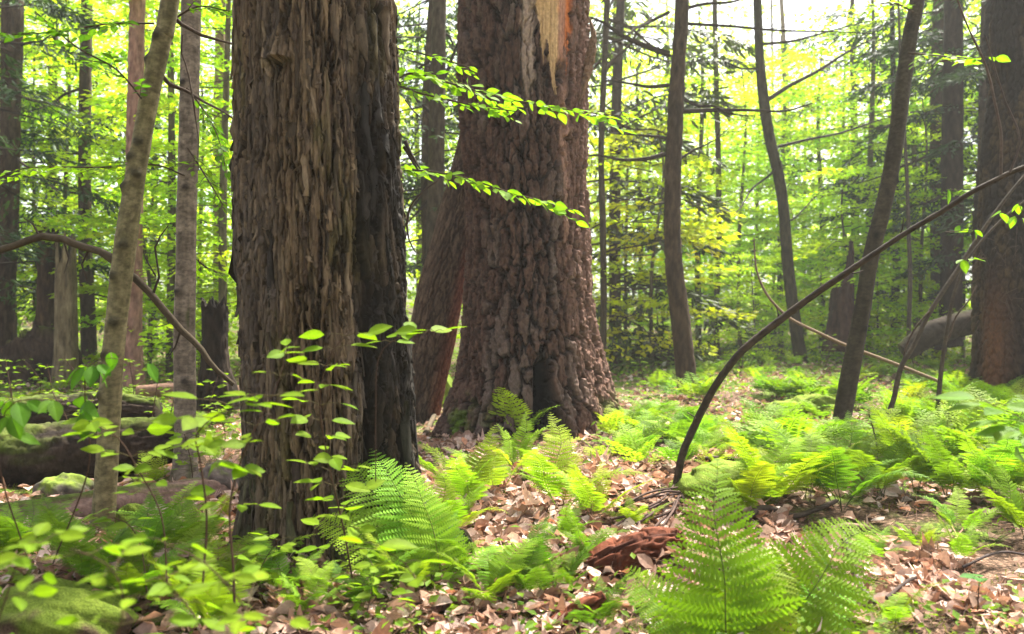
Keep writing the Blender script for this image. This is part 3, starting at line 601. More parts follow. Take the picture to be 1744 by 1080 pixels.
# snags
def jag(ztop, amp, seed):
    def lim(ph, z): return ztop-amp*vn(ph*2.2+seed, ph*0, seed)*1.0-amp*.5*vn(ph*7, ph*0, seed+2)
    return lim
def snag(label, d, pts, c1, c2, amp=.35, seed=1, nth=60, step=.03, rot=.3, M=M_BARK3, spike=None, base=None, blk=.02, us=.05):
    t = thing('broken_snag', label, 'tree stump', GD(pts[0][0], d)); mb = MB()
    fn0 = bark_plain(c1, c2, blk, us, .2, seed)
    p = catmull(pxpath(pts, d, .2), step); zt = p[-1, 2]; lim = jag(zt, amp, seed)
    def fn(ph, s, z, r):
        dr, cc = fn0(ph, s, z, r); dr = dr+(fbm(ph*1.2, z*.6, seed+4, 2)-.5)*r*rot; return dr, cc
    V = skin(mb, p, nth, fn, cap=False)
    # jagged rim: squash rows above the broken edge down onto it, then close inwards
    phi = np.linspace(-math.pi, math.pi, nth, endpoint=False); L_ = lim(phi, 0)
    Vf = mb.v[0].reshape(len(p), nth, 3); Vf[..., 2] = np.minimum(Vf[..., 2], L_[None]); mb.v[0] = Vf.reshape(-1, 3)
    rim = Vf[-1]; c = rim.mean(0); inner = c+(rim-c)*.55; inner[:, 2] = rim[:, 2]-.08; bot = c+(rim-c)*.1; bot[:, 2] = L_.min()-.3
    vv = np.concatenate([rim, inner, bot]); j = np.arange(nth); k2 = (j+1) % nth
    mb.add(vv, np.concatenate([np.stack([j, k2, nth+k2, nth+j], -1), np.stack([nth+j, nth+k2, 2*nth+k2, 2*nth+j], -1)]), np.array(c1)*.9)
    local(mb, t).build('trunk', M, t, True)
    return t
s1 = snag('tall dark rotten stub with a pale splintered top on a root mound', 14.5, [(78, 640, 70), (80, 590, 48), (82, 520, 36), (82, 440, 34), (82, 362, 34)], (.05, .032, .025), (.15, .10, .06), .35, 3)
s2 = snag('pale barkless broken trunk leaning on the dark rotten stub', 13.5, [(110, 648, 44), (112, 600, 38), (112, 520, 36), (112, 440, 33), (110, 372, 30)], (.15, .12, .075), (.33, .28, .18), .7, 5, blk=.008, us=.02)
s3 = snag('black charred stub with a jagged top close left of the shaggy trunk', 9.2, [(368, 665, 66), (366, 620, 46), (366, 560, 42), (366, 492, 42)], (.018, .014, .012), (.06, .045, .036), .28, 8)
s4 = snag('dark reddish stub with a tall thin spike behind the curved pole', 16, [(1432, 580, 54), (1433, 540, 40), (1434, 500, 36), (1439, 478, 28), (1446, 462, 14), (1449, 435, 9), (1450, 404, 4)], (.035, .018, .014), (.10, .055, .04), .12, 11, rot=.5)
# root wad at the two left snags
def blob(mb, c, rx, ry, rz, seed, c1, c2, rough=.3, n=40, mossy=None, freq=1.2, flat=0):
    th = np.linspace(0, math.pi, n); ph = np.linspace(-math.pi, math.pi, 2*n, endpoint=False); PH, TH = np.meshgrid(ph, th)
    X = np.sin(TH)*np.cos(PH); Y = np.sin(TH)*np.sin(PH); Z = np.cos(TH)
    q = fbm(X*freq*2+Z*1.7+seed*3.1, Y*freq*2+Z*1.3, seed, 4)-.5; rr = 1+q*rough*2
    V = np.stack([X*rr*rx, Y*rr*ry, np.maximum(Z, -.5)*rr*rz], -1)+np.array(c)
    cc = mixc(c1, c2, np.clip(fbm(X*4+seed, Y*4+Z*3, seed+3, 4)*1.6-.3, 0, 1))
    if mossy is not None:
        mk = sst(.0, .5, Z+(fbm(X*3+seed, Y*3, seed+6, 3)-.5)*1.6-mossy); cc = mixc(cc, mixc((.07, .11, .012), (.17, .22, .03), fbm(X*9, Y*9, seed, 3)), mk)
    m_ = 2*n; i = np.arange(n-1)[:, None]*m_; j = np.arange(m_)[None]; k = (j+1) % m_
    mb.add(V, np.stack([i+j, i+m_+j, i+m_+k, i+k], -1).reshape(-1, 4), cc.reshape(-1, 3))
def lump(name, label, cat, px, py, wpx, hpx, c1, c2, M, seed, mossy=None, rough=.3, parent=None, dpt=.8, rz=0, d=None, n=40, freq=1.2):
    c = G(px, py) if d is None else GD(px, d); s = c[1]/F; mb = MB(); blob(mb, (0, 0, hpx*s*.12), wpx*s/2, wpx*s/2*dpt, hpx*s*.9, seed, c1, c2, rough, n, mossy, freq)
    if parent is None: o = mb.build(name, M, None, True); o.location = Vector([float(q) for q in c]); o.rotation_euler.z = rz; tag(o, label, cat); return o
    o = mb.build(name, M, parent, True); o.location = Vector([float(q) for q in c])-parent.location; return o
lump('root_mass', None, None, 70, 648, 130, 90, (.03, .02, .016), (.10, .07, .05), M_BARK3, 4, .75, .5, parent=s1)
lump('mossy_stump', 'low mossy rotten stump at the bottom left corner of the picture', 'tree stump', 95, 1078, 250, 75, (.05, .032, .022), (.14, .09, .06), M_MOSS, 9, -.1, .3)
lump('mossy_stone', 'small rounded mossy stone beside the foot of the olive pole', 'stone', 222, 905, 62, 46, (.035, .035, .018), (.09, .08, .04), M_MOSS, 12, .0, .2)
lump('grey_stone', 'low grey stone with moss on top lying behind the big fallen log', 'stone', 112, 842, 100, 34, (.05, .042, .032), (.10, .085, .065), M_ROCK, 14, .3, .18)
lump('grey_stone', 'brown-grey block of stone at the right end of the big fallen log', 'stone', 378, 838, 105, 50, (.07, .055, .045), (.15, .115, .095), M_ROCK, 16, .8, .25)
lump('moss_mound', 'bright green moss cushion behind the largest fern', 'moss cushion', 1240, 838, 190, 48, (.05, .07, .012), (.16, .21, .02), M_MOSS, 17, -.6, .22)
lump('moss_mound', 'small moss cushion between the rusty trunk and the massive trunk', 'moss cushion', 745, 690, 70, 55, (.05, .07, .012), (.12, .16, .02), M_MOSS, 18, -.5, .2)
lump('moss_mound', 'yellow-green mossy hummock in front of the crooked dark tree', 'moss cushion', 1375, 712, 130, 38, (.08, .09, .015), (.20, .20, .03), M_MOSS, 19, -.1, .45)
lump('moss_mound', 'low moss cushion half under the ferns left of the red rotten wood', 'moss cushion', 855, 985, 130, 26, (.05, .06, .012), (.13, .14, .02), M_MOSS, 21, -.3, .3)
lump('mossy_stump', 'dark low stump with moss in the shrubs left of the tall brown trunk', 'tree stump', 1118, 622, 80, 44, (.02, .015, .012), (.07, .05, .04), M_BARK3, 23, .6, .5)

# rough broken trunk at the right edge
t = thing('dead_tree', 'rough blocky-barked dead trunk with a rusty foot, cut by the right edge', 'tree', GD(1728, 10.8)); dR = 10.8
def fnR(ph, s, z, r):
    arc = ph*.6; j1 = fbm(arc*18, z*12, 91, 3)-.5
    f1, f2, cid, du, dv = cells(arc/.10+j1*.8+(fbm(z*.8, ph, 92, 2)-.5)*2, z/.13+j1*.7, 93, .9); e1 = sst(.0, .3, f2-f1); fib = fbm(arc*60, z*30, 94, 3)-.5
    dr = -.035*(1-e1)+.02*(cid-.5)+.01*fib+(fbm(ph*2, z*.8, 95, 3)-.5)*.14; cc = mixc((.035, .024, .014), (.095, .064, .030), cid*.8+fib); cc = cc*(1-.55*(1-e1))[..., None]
    blk = sst(.36, .55, fbm(ph*2.4+3, z*1.2, 96, 3)); cc = mixc(cc, (.022, .017, .014), blk*.92)
    cc = mixc(cc, (.19, .085, .04), gs(ph, R(-62), .35)*sst(2.0, .6, z)*.8); return dr+.12*gs(ph, R(-66), .3)*np.exp(-np.maximum(z, 0)/.5), cc
mb = MB(); pth = pxpath([(1738, 690, 156), (1737, 640, 148), (1736, 560, 140), (1736, 450, 136), (1737, 330, 130), (1741, 230, 120), (1746, 150, 112), (1744, 60, 116), (1748, -40, 104), (1750, -120, 90)], dR, .3)
skin(mb, catmull(pth, .02), grid_phi(220, 30), fnR); local(mb, t).build('trunk', M_BARK2, t, True)
mb = MB()
for q in range(70):      # fine dead hanging twigs in front of it
    x0, y0 = rd.uniform(1660, 1744), rd.uniform(380, 600); a = P(x0, y0, dR-.72); d_ = np.array((rd.uniform(-.5, .3), rd.uniform(-.15, 0), rd.uniform(-.7, -.1))); l2 = rd.uniform(.2, .8)
    tube(mb, [(*a, .004), (*(a+d_*l2*.5+(0, 0, .05)), .003), (*(a+d_*l2), .001)], 3, .1, (.10, .07, .055))
local(mb, t).build('dead_twigs', M_TWIG, t)

# ---- fallen logs
def log(name, label, pts, d, c1, c2, M=M_BARK2, amp=.012, us=.05, moss=None, nth=70, step=.02, seed=1):
    t0 = np.array(P(pts[0][0], pts[0][1], pts[0][3] if len(pts[0]) > 3 else d)); fn0 = bark_plain(c1, c2, amp, us, .12, seed)
    def fn(ph, s, z, r):
        dr, cc = fn0(ph, s, z, r)
        if moss is not None:
            up = -np.sin(ph) if FLIP[0] else np.sin(ph); mk = sst(.0, .5, up+(fbm(s*3, ph*2, seed+5, 3)-.5)*1.8-moss); cc = mixc(cc, mixc((.045, .07, .010), (.11, .145, .022), fbm(s*20, ph*8, 3, 3)), mk); dr = dr+.02*mk
        return dr, cc
    p = catmull(pxpath(pts, d, 0), step); T0 = p[-1, :3]-p[0, :3]; S_ = np.cross(T0, (0, -1, 0)); FLIP = [S_[2] < 0]
    mb = MB(); skin(mb, p, nth, fn)
    for k in range(len(mb.v)): mb.v[k] = (mb.v[k]-t0).astype(np.float32)
    o = mb.build(name, M, None, True); o.location = Vector([float(q) for q in t0]); tag(o, label, 'log'); return o
log('fallen_log', 'big pinkish-brown fallen log crossing behind the olive pole', [(-120, 935, 110, 4.15), (0, 915, 102, 4.3), (120, 895, 92, 4.5), (240, 870, 80, 4.75), (340, 850, 66, 5.05), (420, 842, 54, 5.3), (500, 838, 48, 5.5)], 4.6, (.12, .075, .058), (.30, .20, .165), moss=.75, seed=103, amp=.010)
log('mossy_log', 'thick dark log with a green mossy top behind the big fallen log', [(-140, 800, 125), (0, 790, 118), (120, 775, 105), (230, 760, 85), (330, 748, 55)], 6.0, (.022, .016, .012), (.075, .052, .038), moss=.35, seed=104, amp=.02)
log('mossy_log', 'black rotten log nearly hidden by seedlings, higher up the left bank', [(-60, 725, 60), (60, 710, 62), (180, 698, 50), (270, 700, 34)], 7.7, (.018, .013, .010), (.06, .042, .03), moss=.55, seed=105, amp=.02)
log('fallen_log', 'smooth pinkish log lying behind the grey pole', [(235, 668, 22), (300, 664, 24), (380, 668, 26), (470, 672, 24), (560, 668, 22)], 10.5, (.22, .13, .10), (.36, .23, .18), M=M_SMOOTH, seed=106, amp=.004, nth=30)
log('fallen_log', 'grey fallen trunk with green moss beside the rough broken trunk', [(1540, 600, 30), (1580, 572, 40), (1640, 552, 40), (1760, 530, 44)], 12.5, (.03, .024, .017), (.09, .07, .05), moss=.95, seed=107, nth=40)
log('rotten_wood', 'crumbling brick-red rotten wood chunk left of the largest fern', [(975, 985, 34, 3.75), (1010, 975, 52, 3.7), (1060, 950, 60, 3.7), (1110, 930, 54, 3.75), (1160, 918, 30, 3.8)], 3.7, (.06, .019, .011), (.21, .070, .036), amp=.03, us=.016, seed=108, nth=60, step=.008)
log('rotten_wood', 'smaller red rotten splinter at the bottom edge under the red chunk', [(935, 1078, 26), (965, 1060, 34), (1000, 1035, 30), (1030, 1015, 12)], 3.15, (.10, .03, .016), (.25, .085, .045), amp=.02, us=.014, seed=109, nth=40, step=.008)

# ================================================================== FERNS
HI = [frond(.5, w_, 24, 12, a0, a1, .22, sd_, (.165, .27, .016), True) for w_, a0, a1, sd_ in ((.13, 8, 50, 1), (.12, 15, 75, 2), (.11, 5, 88, 3), (.12, 22, 62, 4), (.13, 12, 100, 5))]
HERO = [frond(.5, .185, 22, 15, -12, 66, .08, 11, (.175, .29, .015), True, .05), frond(.5, .15, 23, 14, 5, 70, .13, 12, (.155, .28, .02), True), frond(.5, .13, 24, 14, 20, 80, .12, 13, (.15, .27, .02), True)]
MD = [frond(.5, w_, 14, 4, a0, a1, .25, sd_, (.165, .27, .016), True) for w_, a0, a1, sd_ in ((.16, 10, 80, 21), (.15, 25, 100, 22), (.17, 5, 70, 23))]
LO = [frond(.5, .18, 11, 1, a0, a1, .25, sd_, (.165, .27, .016), True) for a0, a1, sd_ in ((12, 75, 31), (22, 95, 32))]
LAND = {  # landmarks a label can name: foot pixel
 'the shaggy trunk': (560, 965), 'the massive reddish trunk': (905, 745), 'the arched sapling': (1150, 862), 'the olive leaning pole': (175, 915),
 'the grey pole': (315, 820), 'the tall brown trunk': (1172, 672), 'the crooked dark tree': (1362, 632), 'the curved pole': (1428, 757), 'the rough broken trunk': (1700, 680),
 'the wavy stem': (1500, 740), 'the big fallen log': (120, 900), 'the red rotten wood': (1050, 960), 'the moss cushion': (1240, 835), 'the mossy stump': (95, 1060),
 'the black charred stub': (366, 660), 'the grey stone': (112, 845), 'the bottom right corner': (1720, 1075), 'the fallen stick': (1400, 905)}
LW = {k: G(*v)[:2] for k, v in LAND.items()}; USED = {}
ORD = ['', 'second ', 'third ', 'fourth ', 'fifth ', 'sixth ', 'seventh ', 'eighth ', 'ninth ', 'tenth ', 'eleventh ', 'twelfth ', 'thirteenth ', 'fourteenth ', 'fifteenth ', 'sixteenth ', 'seventeenth ', 'eighteenth ', 'nineteenth ', 'twentieth ']
PEND = []
def where(o, look, p): PEND.append((o, look, np.array(p[:2], float)))
def settle_labels():
    b = {}
    for o, look, p in PEND:
        k = min(LW, key=lambda q: np.linalg.norm(LW[q]-p)/(1+.06*LW[q][1])); v = p-LW[k]
        side = ('behind' if v[1] > 0 else 'in front of') if abs(v[1]) > abs(v[0])*1.2 else ('right of' if v[0] > 0 else 'left of')
        b.setdefault((look, side, k), []).append((np.linalg.norm(v), o))
    for (look, side, k), l in b.items():
        l.sort(key=lambda q: q[0])
        for i, (_, o) in enumerate(l):
            o['label'] = (look+' '+side+' '+k) if len(l) == 1 else f"{look} {side} {k}, {ORD[i] if i < 20 else str(i+1)+'th '}{'nearest' if i == 0 else 'closest'} to it"
def fern(p, n, L=.5, look='green fern', lib=None, az0=None, spread=360, lean=0, tint=None, name='fern', fr=None, group='ferns on the forest floor'):
    """fr: explicit fronds (azimuth deg: 0 away from the camera, 90 to the right; extra lean deg; scale; proto; roll)"""
    t = thing(name, None, 'fern', (p[0], p[1], p[2]-.01), group); where(t, look, p)
    lib = lib or HI
    if fr is None:
        az0 = rd.uniform(0, 360) if az0 is None else az0
        fr = [(az0+spread*(i/n-.5)+rd.uniform(-18, 18), lean+rd.uniform(-8, 14), rd.uniform(.7, 1.1), lib[rd.randrange(len(lib))], rd.uniform(-15, 15)) for i in range(n)]
    for az, le, s_, me, roll in fr:
        o = link('frond', me, t); k = s_*L/.5
        o.matrix_local = Matrix.Translation((rd.uniform(-.02, .02), rd.uniform(-.02, .02), 0)) @ Matrix.Rotation(R(-az), 4, 'Z') @ Matrix.Rotation(R(-le), 4, 'X') @ Matrix.Rotation(R(roll), 4, 'Z') @ Matrix.Diagonal((k, k, k, 1))
        g = rd.uniform(.8, 1.15); c = tint or (1, 1, 1); o.color = (c[0]*g*rd.uniform(.85, 1.25)*(1.2 if rd.random() < .04 else 1), c[1]*g, c[2]*g, 1)
    return t
H0, H1, H2 = HERO
# the largest fern, bottom centre-right
p = G(1225, 1120); p[2] -= .03
fern(p, 0, .56, 'largest tall lime-green fern', fr=[(-4, 2, 1.36, H0, 0), (64, 36, 1.0, H0, 45), (-74, 44, .9, H0, -50), (76, 30, 1.05, H1, 50), (-72, 40, .85, H1, -50), (50, 24, 1.1, H1, 35), (105, 48, .75, H2, 20), (-110, 40, .7, H2, -10), (150, 30, .7, H1, 0), (60, 10, .62, H1, 20)], tint=(.92, .92, .9))
p = G(1300, 1095)
fern(p, 0, .64, 'arching lime-green fern', fr=[(78, 40, 1.1, H0, 55), (84, 58, .9, H1, 50), (40, 25, .7, H1, 20), (-60, 30, .6, H2, 0), (110, 45, .7, H2, 0)], tint=(.85, .88, .9))
# the fern against the shaggy trunk
p = G(748, 1000)
fern(p, 0, .80, 'large bright fern with overlapping fronds', fr=[(-88, 26, 1.0, H1, -60), (-92, 12, .9, H1, -60), (-95, 42, .85, H1, -50), (-80, 2, .75, H1, -50), (-100, 55, .7, H2, -30), (60, 30, .55, H2, 0), (-86, 34, .8, H1, -40), (-120, 30, .6, H2, 0)], tint=(1.2, 1.2, 1.2))
spots = [ # px, py, n fronds, size, tint
 (890, 752, 4, .52), (1040, 752, 4, .34), (790, 880, 5, .56), (765, 915, 5, .42), (955, 878, 5, .52), (1005, 892, 4, .42), (880, 808, 5, .36), (1085, 805, 4, .40), (850, 850, 4, .40),
 (1015, 790, 4, .26), (945, 770, 4, .24), (1310, 868, 7, .56), (1375, 850, 6, .56), (1270, 880, 5, .46), (1340, 800, 6, .62), (1430, 870, 6, .52), (1290, 775, 6, .62),
 (1500, 850, 6, .54), (1560, 840, 6, .56), (1620, 850, 6, .58), (1690, 860, 8, .52), (1740, 850, 8, .5), (1460, 820, 7, .48), (1540, 800, 8, .52), (1610, 800, 8, .55), (1680, 800, 8, .55), (1740, 790, 8, .55),
 (1400, 780, 7, .46), (1480, 780, 7, .5), (1350, 760, 6, .45), (1750, 920, 7, .42), (1480, 960, 5, .26), (1560, 940, 5, .24), (1640, 960, 4, .22), (1420, 1000, 4, .24), (1530, 1070, 4, .22), (1630, 910, 5, .28),
 (960, 1000, 6, .24), (905, 1020, 6, .26), (830, 1035, 5, .34), (1000, 960, 6, .26), (1080, 905, 5, .24), (860, 1010, 4, .22), (1020, 1075, 5, .24), (900, 985, 5, .28), (960, 935, 5, .26),
 (600, 1040, 5, .26), (480, 1010, 4, .26), (440, 990, 5, .26), (650, 1010, 4, .24), (380, 1020, 5, .28), (520, 1050, 5, .26), (700, 1010, 5, .3), (760, 985, 5, .28), (550, 1020, 4, .2),
 (60, 960, 6, .42), (0, 975, 6, .4), (300, 960, 6, .34), (240, 980, 6, .34), (340, 940, 6, .28), (150, 1000, 6, .36), (210, 1040, 6, .34), (290, 1030, 6, .32), (370, 905, 4, .24), (350, 1080, 6, .32),
 (360, 790, 5, .3), (260, 830, 5, .26), (200, 800, 6, .34), (245, 780, 5, .3), (100, 800, 5, .3),
 (1660, 730, 7, .5), (1720, 720, 7, .5), (1600, 745, 7, .5), (1540, 740, 7, .46), (1700, 690, 7, .5), (1290, 740, 6, .4), (1230, 770, 5, .34), (740, 700, 4, .3)]
LK = ['bright green fern', 'yellow-green fern', 'pale lime fern', 'mid-green fern']
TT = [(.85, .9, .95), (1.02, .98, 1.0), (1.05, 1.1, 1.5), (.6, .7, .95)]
for i, (x, y, n, L) in enumerate(spots):
    p = G(x, y); k = rd.randrange(4)
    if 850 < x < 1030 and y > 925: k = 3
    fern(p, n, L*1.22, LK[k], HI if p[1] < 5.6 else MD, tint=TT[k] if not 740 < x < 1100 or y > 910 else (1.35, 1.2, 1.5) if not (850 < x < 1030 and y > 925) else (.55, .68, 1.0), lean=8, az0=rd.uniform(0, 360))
# carpets of ferns on the rise to the right and across the back
def region(n, x0, x1, y0, y1, L0, L1, avoid=()):
    c = 0; tries = 0
    while c < n and tries < n*20:
        tries += 1; x = rd.uniform(x0, x1); y = y0+(y1-y0)*rd.random()**.8
        if fbm(x*.012, y*.03, 77, 2) < .44: continue
        p = G(x, y); k = rd.randrange(4); c += 1
        fern(p, rd.randint(5, 7), rd.uniform(L0, L1), LK[k], MD if p[1] < 9 else LO, tint=TT[k], lean=10)
region(56, 1040, 1420, 612, 745, .36, .5); region(66, 1400, 1744, 600, 750, .42, .58); region(24, 1060, 1300, 700, 800, .32, .42)
region(26, -60, 400, 655, 760, .34, .5); region(10, 640, 780, 640, 720, .3, .4)

# ================================================================== SEEDLINGS WITH BROAD LEAVES
def seedling(label, pts, d, n, leaf=.07, side=.12, col=(.125, .22, .012), flat=.42, pair=False, start=.15, gap=.6, tmpl=LH, name='beech_seedling', group=None, hang=0.):
    leaf *= (1.0 if pts[0][0] > 460 else .92) if label else 1; n = n if pts[0][0] > 460 or not label else max(4, int(n*.78)); base = pxpath([(q[0], q[1], q[2]*.62, q[3] if len(q) > 3 else d) for q in pts], d, 0); t = thing(name, label, 'seedling', base[0][:3], group)
    mb = MB(); p = catmull(base, .03); skin(mb, p, 6, None, (.085, .05, .035))
    mt = mb; ml = MB(); T0 = nrm(np.gradient(p[:, :3], axis=0)); D = []; N_ = []; Q = []; S_ = []
    for i in range(n):
        u = start+(1-start)*(i+.5)/n; a = p[min(len(p)-1, int(u*len(p))), :3]; az = rd.uniform(0, 6.28) if not pair else (i*2.4+rd.uniform(-.3, .3))
        for sg in ((1, -1) if pair or rd.random() < .6 else (1,)):
            dr = np.array((math.cos(az)*sg*1.2, math.sin(az)*sg*.7, rd.uniform(0, .35))); dr = nrm(dr); l2 = side*rd.uniform(.35, 1.1)*(1.1-.5*u)
            e = a+dr*l2; tube(mt, [(*a, .0014), (*(a+dr*l2*.5+(0, 0, .006)), .0011), (*e, .0008)], 4, .1, (.10, .085, .035))
            m = rd.choice((1, 2, 3)) if side > .06 else 1; sd = nrm(np.cross(dr, (0, 0, 1)))
            for j in range(m):
                f = 1 if j == 0 else rd.uniform(.3, .8); dd = dr if j == 0 else dr*.6+sd*(1 if j == 1 else -1)
                D.append(dd+np.array((0, 0, -.12-hang*rd.uniform(.3, 1.4)))+rng.normal(0, .12, 3)); N_.append(np.array((0, -.15, 1.))+rng.normal(0, flat, 3)); Q.append(a+dr*l2*f); S_.append(leaf*rd.uniform(.7, 1.15))
    ml.scatter(*tmpl, frames(np.array(D), np.array(N_), S_), np.array(Q), leafcols(len(Q), col, .2, .35)); local(ml, t).build('foliage', M_LEAF, t)
    local(mt, t).build('stem', M_TWIG, t, True)
    return t
seedling('tall seedling with tiers of light green leaves standing right against the shaggy trunk', [(600, 985, 5, 3.2), (585, 900, 5, 3.1), (560, 790, 4, 3.0), (545, 690, 4, 2.95), (560, 610, 3, 2.9), (600, 560, 2, 2.9)], 3, 14, .085, .11, pair=True, start=.12)
seedling('dark-stemmed seedling reaching up before the left edge of the shaggy trunk', [(400, 1080, 8, 2.5), (398, 980, 7, 2.5), (392, 860, 6, 2.5), (420, 760, 5, 2.5), (470, 660, 3, 2.55), (490, 590, 2, 2.6)], 2.5, 9, .075, .12, pair=True, start=.4)
seedling('seedling twig with five oval leaves held before the charred rib of the shaggy trunk', [(640, 820, 3, 3.1), (640, 700, 3, 3.05), (645, 610, 3, 3), (680, 575, 2, 3), (740, 565, 2, 3)], 3, 5, .085, .05, start=.72, pair=True)
seedling('seedling in front of the grey pole with a big flat tier of leaves', [(345, 1000, 6, 2.5), (352, 880, 6, 2.5), (340, 780, 5, 2.45), (335, 740, 4, 2.4), (380, 700, 3, 2.4), (440, 680, 2, 2.4)], 2.4, 8, .095, .15, pair=True, start=.5)
seedling('seedling whose long leaves hang down in front of the olive pole', [(90, 960, 4, 2.9), (150, 800, 4, 2.8), (145, 680, 4, 2.7), (150, 625, 3, 2.7), (190, 610, 2, 2.7), (240, 625, 2, 2.7)], 2.7, 7, .09, .10, hang=1.6, start=.6, col=(.06, .16, .012))
seedling('seedling with drooping leaves at the left edge before the mossy log', [(50, 960, 4, 2.7), (0, 800, 4, 2.6), (10, 700, 3, 2.5), (60, 680, 2, 2.5), (110, 690, 2, 2.5)], 2.6, 6, .09, .1, hang=1.1, start=.55, col=(.07, .17, .012))
seedling('low seedling with a fan of leaves over the big fallen log', [(285, 1000, 5, 2.6), (275, 880, 4, 2.6), (235, 800, 4, 2.6), (200, 745, 3, 2.6), (150, 720, 2, 2.6)], 2.6, 9, .08, .14, pair=True, start=.45)
seedling('small seedling with two pairs of leaves beside the foot of the olive pole', [(250, 1010, 4, 2.9), (240, 930, 3, 2.9), (215, 890, 3, 2.9), (180, 880, 2, 2.9)], 2.9, 4, .085, .06, start=.6)
seedling('seedling with blurred broad leaves at the bottom left, closest to the camera', [(190, 1140, 5, 1.75), (210, 1020, 5, 1.7), (180, 960, 4, 1.65), (120, 935, 3, 1.6)], 1.7, 5, .06, .11, pair=True, start=.2)
seedling('seedling with blurred leaves rising from the bottom edge below the shaggy trunk', [(480, 1160, 5, 1.9), (420, 1040, 5, 1.85), (350, 960, 4, 1.8), (290, 930, 3, 1.8)], 1.8, 6, .065, .12, pair=True, start=.2)
seedling('leafy seedling at the bottom edge right of the mossy stump', [(330, 1160, 5, 2.0), (340, 1070, 5, 2.0), (300, 1010, 4, 2.0), (270, 980, 3, 1.9)], 2, 6, .07, .12, pair=True, start=.2)
seedling('seedling with soft wide leaves at the left edge above the mossy stump', [(-20, 1100, 5, 1.8), (10, 1020, 5, 1.8), (30, 960, 4, 1.75), (70, 925, 3, 1.7)], 1.8, 5, .06, .1, pair=True, start=.25)
seedling('low seedling with one blurred leaf before the foot of the shaggy trunk', [(720, 1090, 4, 2.2), (715, 1010, 4, 2.2), (690, 960, 3, 2.2), (640, 930, 2, 2.2)], 2.2, 3, .085, .06, start=.5)
seedling('large pale green leafy sprig leaning in over the ferns at the right edge', [(1800, 900, 4, 2.7), (1780, 780, 4, 2.6), (1750, 720, 3, 2.5), (1690, 690, 2, 2.5)], 2.5, 7, .11, .14, pair=True, start=.45, col=(.08, .175, .01))
seedling('tiny seedling with three matt green leaves on dead leaves near the bottom right', [(1665, 1040, 4, 2.95), (1667, 1005, 3, 2.95), (1668, 985, 2, 2.95)], 2.95, 2, .085, .02, start=.7, flat=.15, col=(.05, .14, .03))
seedling('young pale stalked plant with forked tips rising among ferns before the wavy stem', [(1500, 800, 4, 5.4), (1492, 750, 4, 5.4), (1480, 705, 3, 5.4)], 5.4, 4, .06, .12, pair=True, start=.6, col=(.12, .24, .012))
k = 0
for (x, y, h) in [(30, 760, 110), (90, 740, 120), (250, 760, 130), (350, 740, 110), (400, 700, 90), (285, 730, 110), (130, 700, 90), (60, 690, 80), (230, 700, 90), (20, 720, 110), (380, 780, 90), (160, 770, 100), (450, 1030, 110), (340, 690, 80), (290, 680, 70), (110, 770, 100), (180, 720, 90), (430, 690, 50), (10, 820, 120), (330, 830, 90), (620, 1060, 90), (1130, 640, 60), (1260, 640, 80), (1310, 620, 80), (1200, 630, 60), (1400, 640, 70), (1480, 620, 80), (1560, 640, 80), (1300, 580, 70), (1100, 660, 50), (1660, 640, 80)]:
    g = G(x, y); d = g[1]; t = seedling(None, [(x, y+2, 3), (x+rd.uniform(-12, 12), y-h*.5, 2.5), (x+rd.uniform(-25, 25), y-h, 2)], d, rd.randint(6, 9), .065 if d < 8 else .085, .14, pair=True, tmpl=LH if d < 7 else LL, start=.3, gap=.5, group='broad-leaved seedlings on the forest floor'); where(t, 'leafy knee-high seedling', g)

# sprays of a young beech hanging across the massive trunk; its stem stands behind the shaggy trunk
t = thing('young_beech', 'young beech behind the shaggy trunk whose two leafy limbs cross the massive reddish trunk', 'tree', GD(640, 5.9))
trunk(t, [(640, 850, 30), (640, 600, 26), (632, 300, 22), (620, 100, 20), (610, 0, 18)], 5.9, bark_plain((.13, .105, .09), (.26, .21, .18), .002, .05, .05, 120), 20, .05, 4.6, M_SMOOTH)
BR = (.13, .26, .013)
pleafy(t, [(632, 205, 9, 5.9), (660, 150, 6, 5.8), (700, 125, 4, 5.7), (760, 140, 4, 5.6), (850, 165, 3.5, 5.6), (940, 182, 3, 5.6), (1010, 193, 2, 5.6), (1065, 198, 1.5, 5.6)], 5.6, leaf=.10, side=.28, n=22, col=BR, start=.12, gap=.42, flat=.5)
pleafy(t, [(632, 215, 7, 5.9), (665, 150, 5, 5.8), (720, 160, 4, 5.5), (800, 178, 3, 5.4), (880, 190, 2, 5.4)], 5.5, leaf=.07, side=.24, n=10, col=BR, start=.15, gap=.42, flat=.5)
pleafy(t, [(632, 130, 6, 5.9), (655, 85, 5, 5.9), (690, 85, 3, 5.8), (750, 100, 3, 5.7), (810, 118, 2, 5.7)], 5.6, leaf=.07, side=.22, n=8, col=BR, start=.15)
pleafy(t, [(634, 330, 7, 5.9), (670, 292, 5, 5.8), (710, 290, 3.5, 5.6), (780, 300, 3, 5.5), (860, 325, 3, 5.5), (930, 345, 2.5, 5.5), (985, 360, 2, 5.5)], 5.5, leaf=.095, side=.24, n=20, col=BR, start=.12, gap=.42, flat=.5)

